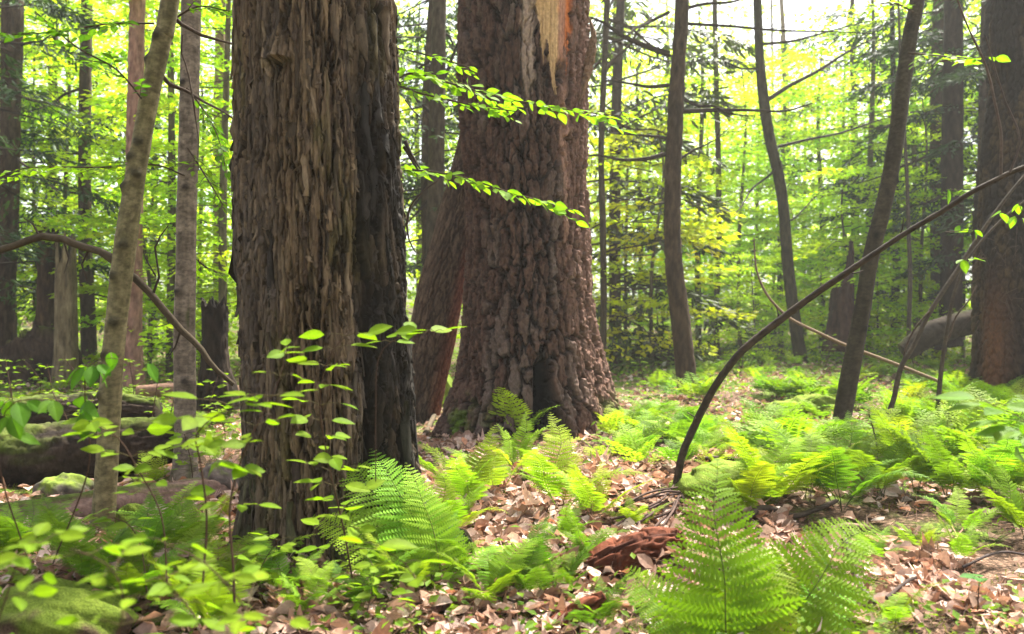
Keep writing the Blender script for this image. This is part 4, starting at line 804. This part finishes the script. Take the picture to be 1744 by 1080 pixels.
# ================================================================== BACKGROUND TREES
def beech_crown(seed, H=7., z0=.6, nl=46, per=190, leaf=.13, rad=2.5, col=(.32, .47, .02)):
    r = np.random.default_rng(seed); ml = MB(); mt = MB()
    for i in range(nl):
        h = z0+(H-z0)*(i+.5)/nl+r.normal(0, .15); az = i*2.4+r.normal(0, .4); L_ = rad*r.uniform(.45, 1.1)*(1-.45*abs(h/H-.45)); el = r.uniform(-.05, .32)
        dr = np.array((math.cos(az)*math.cos(el), math.sin(az)*math.cos(el), math.sin(el))); sd = np.array((-math.sin(az), math.cos(az), 0))
        n = int(per*L_/rad); t = r.uniform(.15, 1, n)**.8; wdt = L_*.36*np.sin(np.clip(t, 0, 1)*2.6)+.05; q = r.uniform(-1, 1, n)
        drp = .22*L_*t*t
        pos = np.array((0, 0, h))+dr*(t*L_)[:, None]+sd*(q*wdt)[:, None]; pos[:, 2] += -drp+r.normal(0, .035, n)-.12*np.abs(q)*wdt
        d = dr*.7+sd*(np.sign(q)*.8)[:, None]+r.normal(0, .3, (n, 3)); d[:, 2] -= .15; nn = np.array((0, 0, 1.))+r.normal(0, .42, (n, 3))
        c = np.tile(np.array(col), (n, 1))*(r.uniform(.75, 1.25, (n, 1)))*r.uniform(.8, 1.2); c[:, 0] *= r.uniform(.8, 1.15)
        ml.scatter(*LD, frames(d, nn, leaf*r.uniform(.65, 1.2, n)), pos, c)
        tube(mt, [(0, 0, h-.05, .012), (*(np.array((0, 0, h))+dr*L_*.5-(0, 0, .05*L_)), .007), (*(np.array((0, 0, h))+dr*L_-(0, 0, .22*L_)), .002)], 4, .8, (.08, .065, .05))
    a = ml.mesh('crown'); a.materials.append(M_LEAF); b = mt.mesh('limbs'); b.materials.append(M_TWIG); return a, b
def hemlock_crown(seed, H=9., z0=1.5, nl=40, per=260, rad=2.6, col=(.030, .058, .020)):
    r = np.random.default_rng(seed); ml = MB(); mt = MB(); TM = (np.array([(0, 0, 0), (-.12, .3, 0), (-.1, .8, -.05), (0, 1, -.08), (.1, .8, -.05), (.12, .3, 0)]), np.array([(0, 5, 4, 3), (0, 3, 2, 1)]))
    for i in range(nl):
        h = z0+(H-z0)*(i+.5)/nl+r.normal(0, .2); az = i*2.4+r.normal(0, .5); L_ = rad*r.uniform(.5, 1.1)*(1-.5*max(0, h/H-.4)); el = r.uniform(-.2, .15)
        dr = np.array((math.cos(az)*math.cos(el), math.sin(az)*math.cos(el), math.sin(el))); sd = np.array((-math.sin(az), math.cos(az), 0))
        n = int(per*L_/rad); t = r.uniform(.2, 1, n)**.75; t = np.round(t*16)/16+r.normal(0, .012, n); q = r.uniform(-1, 1, n); wdt = L_*.42*(1.1-t*.8)
        pos = np.array((0, 0, h))+dr*(t*L_)[:, None]+sd*(q*wdt)[:, None]+dr*(np.abs(q)*wdt*.5)[:, None]; pos[:, 2] += -.20*L_*t*t+r.normal(0, .03, n)-.35*q*q*wdt
        d = dr*.6+sd*(np.sign(q)*.8)[:, None]+r.normal(0, .35, (n, 3)); d[:, 2] -= .35; nn = np.array((0, 0, 1.))+r.normal(0, .5, (n, 3))
        c = np.tile(np.array(col), (n, 1))*(r.uniform(.6, 1.5, (n, 1)))
        ml.scatter(*TM, frames(d, nn, .16*r.uniform(.6, 1.3, n)), pos, c)
        mid = np.array((0, 0, h))+dr*L_*.5; tube(mt, [(0, 0, h-.05, .02), (*(mid-(0, 0, .05*L_)), .011), (*(mid+dr*L_*.5-(0, 0, .2*L_)), .003)], 4, .8, (.05, .038, .03))
        for k in range(9):
            u = r.uniform(.1, .95); a = np.array((0, 0, h))+dr*L_*u-(0, 0, .2*L_*u*u); d2 = nrm(sd*r.choice((-1, 1))+dr*.5+r.normal(0, .25, 3)-(0, 0, .25)); l2 = r.uniform(.3, .9)*(1.1-u)
            tube(mt, [(*a, .006), (*(a+d2*l2), .002)], 3, .5, (.06, .045, .035))
    a = ml.mesh('crown'); a.materials.append(M_NEEDLE); b = mt.mesh('limbs'); b.materials.append(M_TWIG); return a, b
BC = [beech_crown(s_, H, z0, nl) for s_, H, z0, nl in ((1, 6.5, .5, 46), (2, 8.5, 1.2, 54), (3, 4.2, .3, 34), (4, 10.5, 2.2, 60))]
HC = [hemlock_crown(s_, H, z0) for s_, H, z0 in ((5, 9, 2.0), (6, 12, 4.0), (7, 6.5, .8))]
def std_trunk(H, r0, c1, c2, seed):
    mb = MB(); p = catmull([(0, 0, -.3, r0*1.25), (0, 0, .2, r0), (rd.uniform(-.1, .1), 0, H*.4, r0*.85), (rd.uniform(-.2, .2), .1, H*.8, r0*.55), (0, 0, H*1.05, r0*.2)], .15)
    skin(mb, p, 12, bark_plain(c1, c2, .006, .05, .15, seed)); me = mb.mesh('trunk', True); me.materials.append(M_BARK3); return me
BT = [std_trunk(H, r_, (.10, .08, .06), (.22, .19, .15), 7) for H, r_ in ((6.5, .05), (8.5, .08), (4.2, .035), (10.5, .11))]
HT = [std_trunk(H, r_, (.06, .045, .035), (.14, .10, .08), 8) for H, r_ in ((12, .14), (16, .2), (8, .09))]
DESC = []
def wild(px, d, kind, i, sc=1., tint=(1, 1, 1), label=None, z=0):
    g = GD(px, d); bl = kind == 'b'
    nm = 'beech_tree' if bl else 'hemlock_tree'
    t = thing(nm, label, 'tree', (g[0], g[1], g[2]-.05+z), 'young beeches of the background' if bl else 'hemlocks of the background')
    tr = link('trunk', (BT if bl else HT)[i], t); cr = link('crown', (BC if bl else HC)[i][0], t); lb = link('limbs', (BC if bl else HC)[i][1], cr)
    t.scale = (sc, sc, sc*rd.uniform(.9, 1.1)); t.rotation_euler = (0, 0, rd.uniform(0, 6.28)); cr.color = (*tint, 1)
    if label is None: DESC.append((t, bl, px, d))
    return t
GAPS = [('left of the left edge trunk', -400, 5), ('between the left edge trunk and the snags', 5, 130), ('between the twiggy trunk and the olive pole', 130, 225), ('between the olive pole and the grey pole', 225, 318), ('between the grey pole and the shaggy trunk', 318, 400), ('behind the shaggy trunk', 400, 700),
        ('between the shaggy and massive trunks', 700, 795), ('behind the massive reddish trunk', 795, 1010), ('between the massive trunk and the brown trunk', 1010, 1150), ('between the brown trunk and the thin tree', 1150, 1222), ('between the thin pale tree and the crooked tree', 1222, 1335),
        ('between the crooked tree and the curved pole', 1335, 1490), ('between the curved pole and the dim trunk', 1490, 1620), ('between the dim and the rough trunks', 1620, 1680), ('behind the rough broken trunk', 1680, 1744), ('right of the rough broken trunk', 1744, 3000)]
G1 = (1, 1, 1); YL = (1.25, 1.12, 1.0); PL = (1.15, 1.1, 1.3); GO = (1.25, .9, .7)
for x, d, k, i, sc, ti in [
 (60, 19, 'b', 0, 1, G1), (-60, 18, 'b', 1, .9, G1), (112, 18.5, 'b', 0, 1.1, YL), (255, 15, 'b', 2, 1.1, YL), (342, 19, 'b', 0, 1.1, YL), (290, 15, 'b', 1, 1, G1), (380, 14, 'b', 1, .9, YL), (20, 18, 'b', 3, 1, YL), (90, 22, 'b', 1, 1.1, YL), (260, 23, 'b', 3, 1, YL), (-120, 20, 'b', 3, 1, G1),
 (740, 19, 'b', 0, 1, YL), (715, 26, 'b', 3, 1, G1), (1065, 21, 'b', 0, 1, GO), (1110, 17, 'b', 2, 1.2, GO), (1090, 25, 'b', 1, 1, YL), (1190, 21, 'b', 1, 1, YL), (1260, 22, 'b', 0, 1.1, YL), (1330, 24, 'b', 1, 1.1, YL), (1400, 23, 'b', 1, 1, YL), (1480, 21, 'b', 1, 1.1, G1), (1440, 27, 'b', 1, 1.1, YL), (1560, 22, 'b', 1, 1.1, YL), (1290, 29, 'b', 1, 1.0, YL), (1370, 31, 'b', 1, 1.1, YL),
 (1210, 28, 'b', 1, 1.0, YL), (1520, 28, 'b', 1, 1.2, YL), (1600, 27, 'b', 1, 1, G1), (1495, 17.5, 'b', 2, .7, YL), (1285, 18, 'b', 2, .6, YL), (1420, 24, 'b', 2, .8, YL), (1120, 22, 'b', 2, .6, YL), (1190, 26, 'b', 2, .8, YL), (1240, 30, 'b', 2, .9, YL), (1500, 25, 'b', 2, .8, YL), (1395, 33, 'b', 2, 1, YL), (1640, 20, 'b', 0, 1, G1), (1700, 24, 'b', 3, 1, G1), (1800, 18, 'b', 1, 1, G1), (1315, 25, 'b', 2, 1.0, YL), (1450, 18, 'b', 2, 1, YL), (1050, 30, 'b', 3, 1.2, YL), (550, 22, 'b', 3, 1, G1), (480, 18, 'b', 1, 1, G1), (1570, 17, 'b', 0, .8, G1), (1130, 27, 'b', 1, 1, YL), 
 (-20, 14, 'h', 0, 1, G1), (90, 20, 'h', 2, 1.3, G1), (735, 15, 'h', 0, .9, YL), (1048, 19, 'h', 2, 1.6, GO), (1600, 18, 'h', 0, 1.1, G1), (1680, 16, 'h', 0, .9, G1), (1720, 22, 'h', 1, 1.2, G1), (1455, 26, 'h', 2, 1.5, PL), (1820, 16, 'h', 1, 1, G1), (-150, 18, 'h', 1, 1, G1), (870, 20, 'h', 1, 1, G1), (620, 19, 'h', 1, 1, G1)]:
    wild(x, d, k, i, sc, ti)
buck = {}
for t, bl, px, d in DESC:
    g = next(q[0] for q in GAPS if q[1] <= px < q[2]); buck.setdefault((bl, g), []).append((d, t))
for (bl, g), l in buck.items():
    l.sort(key=lambda q: q[0])
    for i, (d, t) in enumerate(l):
        k = 'lime young beech ' if bl else 'dark hemlock '
        t['label'] = k+g+('' if len(l) == 1 else ', '+(ORD[i] or 'first ')+'from the front')

# the far wood: leaves and stems nobody could count, ring behind everything
def far_wood():
    ml = MB(); r = rng
    n = 190000; az = R(-42)+r.random(n)*R(84); d = 33+r.random(n)**1.2*36; x = d*np.sin(az); y = d*np.cos(az); z = r.random(n)**1.15*26
    dens = fbm(az*16+3, z*.22+d*.12, 201, 4); top = 10+15*fbm(az*5, d*.05, 202, 3)+ (np.abs(az-R(15)) > R(11))*9 - (np.abs(az-R(15)) < R(11))*2
    keep = (dens > .47+.10*(z/26)) & (z < top); x, y, z, az, d = x[keep], y[keep], z[keep], az[keep], d[keep]; n = len(x)
    g = gh(x, y); pos = np.stack([x, y, g+z], 1); dd = r.normal(0, 1, (n, 3)); dd[:, 2] *= .4; nn = np.array((0, 0, 1.))+r.normal(0, .5, (n, 3))
    dark = sst(.5, .62, fbm(az*9+1, z*.12+d*.05, 203, 3)); c = mixc((.38, .50, .06), (.26, .36, .13), dark)*r.uniform(.7, 1.3, (n, 1))
    ml.scatter(*LD, frames(dd, nn, r.uniform(.16, .46, n)*(d/45)), pos, c); o = ml.build('far_foliage', M_LEAF); tag(o, 'bright mass of far-off leaves closing the view', 'foliage', None, 'stuff')
    mt = MB()
    for k in range(12):
        a = R(-40)+r.random()*R(80); dd_ = r.uniform(27, 62); X, Y = dd_*math.sin(a), dd_*math.cos(a); h = r.uniform(9, 24); rr = r.uniform(.04, .17); l_ = r.normal(0, .6)
        z0 = float(gh(X, Y)); tube(mt, [(X, Y, z0-.3, rr), (X+l_*.3, Y, z0+h*.5, rr*.8), (X+l_, Y, z0+h, rr*.4)], 6, 2.5, np.array((.12, .09, .075))*r.uniform(1, 2.4))
    o = mt.build('far_stems', M_BARK3); tag(o, 'many thin far-off trunks fading into the haze', 'trunks', None, 'stuff')
far_wood()

# ================================================================== GROUND COVER NOBODY COULD COUNT
def wedge(n, dmin, dmax, p=1.0, half=36):
    """random ground points inside the view wedge, denser near the camera"""
    d = dmin+(dmax-dmin)*rng.random(n)**p; x = (rng.random(n)*2-1)*d*math.tan(R(half)); return x, d
def litter():
    ys = np.array([0, .35, .7, 1.]); ws = np.array([.03, .27, .25, .02]); tv = []
    for y_, w_ in zip(ys, ws): tv += [(-w_, y_, 0), (0, y_, -.02), (w_, y_, 0)]
    tf = []
    for i in range(3): a = i*3; tf += [(a, a+1, a+4, a+3), (a+1, a+2, a+5, a+4)]
    oak = [(0, 0, 0), (.13, .10, .02), (.10, .28, 0), (.30, .34, .03), (.17, .50, 0), (.33, .66, .04), (.14, .76, .01), (0, 1, .05), (-.14, .76, .01), (-.33, .66, .04), (-.17, .5, 0), (-.30, .34, .03), (-.10, .28, 0), (-.13, .1, .02)]
    of = [(0, 1, 2, 12), (0, 12, 13, 13), (2, 3, 4, 10), (2, 10, 11, 12), (4, 5, 6, 8), (4, 8, 9, 10), (6, 7, 8, 8)]
    mb = MB(); pal = np.array([(.50, .335, .27), (.58, .42, .35), (.44, .28, .21), (.36, .22, .155), (.62, .49, .43), (.28, .15, .10), (.46, .23, .14), (.22, .14, .10)]); pw = np.array([.20, .17, .17, .14, .09, .09, .05, .09])
    patches = [(870, 860, .9, 1), (800, 900, .6, 1), (980, 920, .5, .9), (1120, 800, .9, .9), (1080, 700, 1.2, .7), (280, 890, .6, 1), (350, 870, .5, 1), (100, 900, .5, .8), (60, 960, .5, 1), (200, 970, .4, .9), (1650, 1025, .3, .8), (1550, 960, .25, .6), (830, 1030, .35, .8), (960, 1050, .3, .6), (1340, 930, .3, .7), (780, 760, .6, .9), (1320, 650, 1.6, .8), (1180, 870, .5, .8), (540, 1060, .3, .5), (400, 850, .5, .8), (1300, 720, 1, .6), (180, 640, 1.5, .6)]
    PW = [(*G(a, b)[:2], r_, w_) for a, b, r_, w_ in patches]
    for tmplv, tmplf, n in ((np.array(tv), np.array(tf), 90000), (np.array(oak), None, 9000)):
        x, y = wedge(n, 1.9, 19, 1.35)
        m = np.full(n, .05)+.16*(fbm(x*1.6+5, y*1.6, 210, 3) > .52)
        for a, b, r_, w_ in PW: m = np.maximum(m, w_*np.exp(-((x-a)**2+(y-b)**2)/(r_*r_)*1.2)*1.25)
        k = rng.random(n) < m; x, y = x[k], y[k]; n = len(x)
        pos = np.stack([x, y, gh(x, y)+.008+rng.random(n)*.03], 1); az = rng.random(n)*6.28
        dd = np.stack([np.cos(az), np.sin(az), rng.normal(0, .28, n)], 1); nn = np.array((0, 0, 1.))+rng.normal(0, .38, (n, 3)); ci = rng.choice(8, n, p=pw)
        cols = pal[ci]*.9*rng.uniform(.75, 1.15, (n, 1)); sc = rng.uniform(.04, .11, n); curl = np.stack([rng.normal(1.4, 2.2, n), rng.normal(.1, .5, n), rng.normal(0, .7, n)], 1)
        if tmplf is not None: mb.scatter(tmplv, tmplf, frames(dd, nn, sc), pos, cols, curl)
        else:
            q = [f for f in of if len(set(f)) == 4]; tr = [tuple(dict.fromkeys(f)) for f in of if len(set(f)) == 3]
            b0 = mb.n; mb.scatter(tmplv, q, frames(dd, nn, sc*1.25), pos, cols, curl); kk = len(tmplv)
            mb.f.append((np.array(tr)[None]+(np.arange(n)*kk)[:, None, None]).reshape(-1, 3)+b0)
    o = mb.build('leaf_litter', M_LITTER); tag(o, 'carpet of curled pinkish-tan dead leaves', 'dead leaves', None, 'stuff')
litter()
def undergrowth():
    mb = MB(); n = 46000; x, y = wedge(n, 2.2, 30, 1.25, 37); m = fbm(x*.8+9, y*.8, 220, 3); lift = (x > .14*y)*.04+(x < -.26*y)*.06+(y > 12)*.10
    k = (m+lift > .50); x, y = x[k], y[k]; n = len(x)
    pos = np.stack([x, y, gh(x, y)+.015+rng.random(n)**2*(.06+.012*y)], 1); az = rng.random(n)*6.28; dd = np.stack([np.cos(az), np.sin(az), rng.normal(.1, .3, n)], 1)
    mb.scatter(*LD, frames(dd, np.array((0, -.2, 1.))+rng.normal(0, .4, (n, 3)), rng.uniform(.018, .045, n)*(1+y*.09)), pos, leafcols(n, (.105, .20, .02), .4, .6))
    o = mb.build('undergrowth', M_LEAF); tag(o, 'low bright green seedlings and leaves covering the floor', 'ground cover', None, 'stuff')
    # moss tufts and grass-like blades
    mb = MB(); n = 60000; x, y = wedge(n, 2.2, 9, 1.2, 36); k = fbm(x*1.4, y*1.4, 230, 4) > .49; x, y = x[k], y[k]; n = len(x)
    BLD = (np.array([(-.06, 0, 0), (.06, 0, 0), (.03, .8, .1), (0, 1, .22)]), np.array([(0, 1, 2, 3)]))
    pos = np.stack([x, y, gh(x, y)], 1); dd = np.stack([rng.normal(0, .7, n), rng.normal(0, .7, n), np.full(n, .8)], 1)
    mb.scatter(*BLD, frames(dd, rng.normal(0, 1, (n, 3)), rng.uniform(.012, .045, n)), pos, leafcols(n, (.085, .12, .012), .6, .7))
    o = mb.build('moss_tufts', M_FERN); tag(o, 'short tufted green moss between the dead leaves', 'moss', None, 'stuff')
    # needles and fine twigs
    mb = MB(); n = 30000; x, y = wedge(n, 2.2, 10, 1.2, 36); az = rng.random(n)*6.28; dd = np.stack([np.cos(az), np.sin(az), rng.normal(.05, .22, n)], 1)
    pos = np.stack([x, y, gh(x, y)+.01+rng.random(n)*.02], 1); BR_ = (np.array([(-.012, 0, 0), (.012, 0, 0), (.008, 1, .03), (-.008, 1, .03)]), np.array([(0, 1, 2, 3)]))
    mb.scatter(*BR_, frames(dd, np.array((0, 0, 1.))+rng.normal(0, .4, (n, 3)), rng.uniform(.04, .16, n)), pos, np.tile(np.array([(.10, .055, .035)]), (n, 1))*rng.uniform(.4, 2.4, (n, 1)))
    o = mb.build('needle_duff', M_TWIG); tag(o, 'brown needles and hair-thin twigs scattered over the floor', 'needles', None, 'stuff')
undergrowth()
# sticks one can tell apart
def stick(label, pts, w, col, lift=.02):
    q = []
    for i, (x, y) in enumerate(pts): g = G(x, y); q.append((g[0], g[1], g[2]+lift+.015*math.sin(i*2.1), w/2/F*g[1]*(1-.45*i/len(pts))))
    mb = MB(); p = catmull(q, .03); skin(mb, p, 8, bark_plain(col, np.array(col)*2.1, .002, .02, .06, int(pts[0][0])), cam_side=(.1, -.3, 1))
    for k in range(len(mb.v)): mb.v[k] = (mb.v[k]-np.array(q[0][:3])).astype(np.float32)
    o = mb.build('fallen_stick', M_TWIG, None, True); o.location = Vector([float(v) for v in q[0][:3]]); tag(o, label, 'stick')
stick('dark forked fallen stick lying below the arched sapling foot, the longest there', [(1260, 910), (1300, 885), (1350, 890), (1385, 885), (1425, 872)], 12, (.05, .038, .03), .05)
stick('pale pinkish stick lying flat behind the crooked stick at lower right', [(1410, 922), (1440, 916), (1482, 912)], 14, (.16, .11, .09), .05)
stick('grey crooked stick slanting down beneath the pale pinkish stick', [(1435, 925), (1450, 970), (1465, 1010), (1490, 1050)], 10, (.08, .065, .06), .05)
stick('short grey-green stick at the bottom edge right of the smaller ferns', [(1385, 1042), (1410, 1025), (1445, 1012)], 11, (.11, .095, .07), .04)
stick('thin dark stick pointing up to the right near the tiny seedling', [(1510, 1042), (1550, 1015), (1590, 992)], 7, (.05, .035, .03), .05)
stick('thin twig running off the right edge above the tiny seedling', [(1640, 985), (1700, 965), (1760, 960)], 5, (.05, .04, .04), .05)
stick('dark stick lying behind the moss cushion near the arched sapling', [(1185, 795), (1240, 797), (1300, 806), (1345, 812)], 12, (.045, .033, .026), .04)
stick('thin pale stick lying across ferns just right of the arched sapling', [(1235, 748), (1260, 760), (1285, 775)], 7, (.22, .16, .11), .05)
stick('bleached bent branch leaning over the mossy hollow log', [(85, 795), (110, 745), (125, 715), (165, 690)], 11, (.22, .16, .12), .12)
stick('short pale splinter on the big fallen log near the grey pole', [(235, 790), (250, 765), (258, 745)], 10, (.20, .15, .13), .15)
stick('grey root-like stick beside the foot of the leaning rusty trunk', [(725, 745), (740, 715), (748, 690)], 10, (.07, .055, .035), .04)
for k in range(11):
    a = rd.uniform(0, 6.28); g0 = G(1148, 905); l2 = rd.uniform(.15, .45); x0, y0 = 1150-rd.uniform(0, 14), rd.uniform(868, 905)
    stick(f'{ORD[k] or "first "}of the thin dark twigs heaped at the arched sapling foot, counted from the left', [(x0-110+k*9, y0+rd.uniform(0, 40)), (x0-55+k*6, y0+rd.uniform(-5, 10)), (x0+rd.uniform(-5, 20), y0-rd.uniform(5, 35))], 4.5, (.055, .035, .03), .06+.015*(k % 4))

# ================================================================== UNSEEN HIGH CANOPY, ADDED ABOVE THE FRAME TO SHADE THE FRONT
def shade_canopy(t, x, y, z0, z1, seed, rad, n):
    me, lb = hemlock_crown(seed, z1-z0, .3, n, 240, rad); c = link('crown', me, t); c.location = Vector((x, y, z0))-t.location; l = link('limbs', lb, c)
shade_canopy(tA, float(pA[-1][0]), dA, 6.5, 13, 41, 3.4, 26); shade_canopy(tB, float(pB[-1][0]), dB, 8.5, 16, 42, 4.0, 34)
settle_labels()
# ================================================================== AIR
if HAZE > 0:
    m = bpy.data.materials.new('haze'); m.use_nodes = True; N = m.node_tree.nodes; N.remove(N['Principled BSDF'])
    v = N.new('ShaderNodeVolumePrincipled'); v.inputs['Color'].default_value = (.93, .95, .92, 1); v.inputs['Density'].default_value = HAZE; v.inputs['Anisotropy'].default_value = .3
    m.node_tree.links.new(v.outputs[0], N['Material Output'].inputs['Volume'])
    mb = MB(); X0, X1, Y0, Y1, Z0, Z1 = -175, 175, -172, 180, -3.0, 29
    vs = [(x, y, z) for z in (Z0, Z1) for y in (Y0, Y1) for x in (X0, X1)]
    mb.add(vs, [(0, 2, 3, 1), (4, 5, 7, 6), (0, 1, 5, 4), (2, 6, 7, 3), (0, 4, 6, 2), (1, 3, 7, 5)], (.5, .5, .5)); o = mb.build('haze', m); tag(o, 'thin pale summer haze filling the forest', 'haze', None, 'stuff')
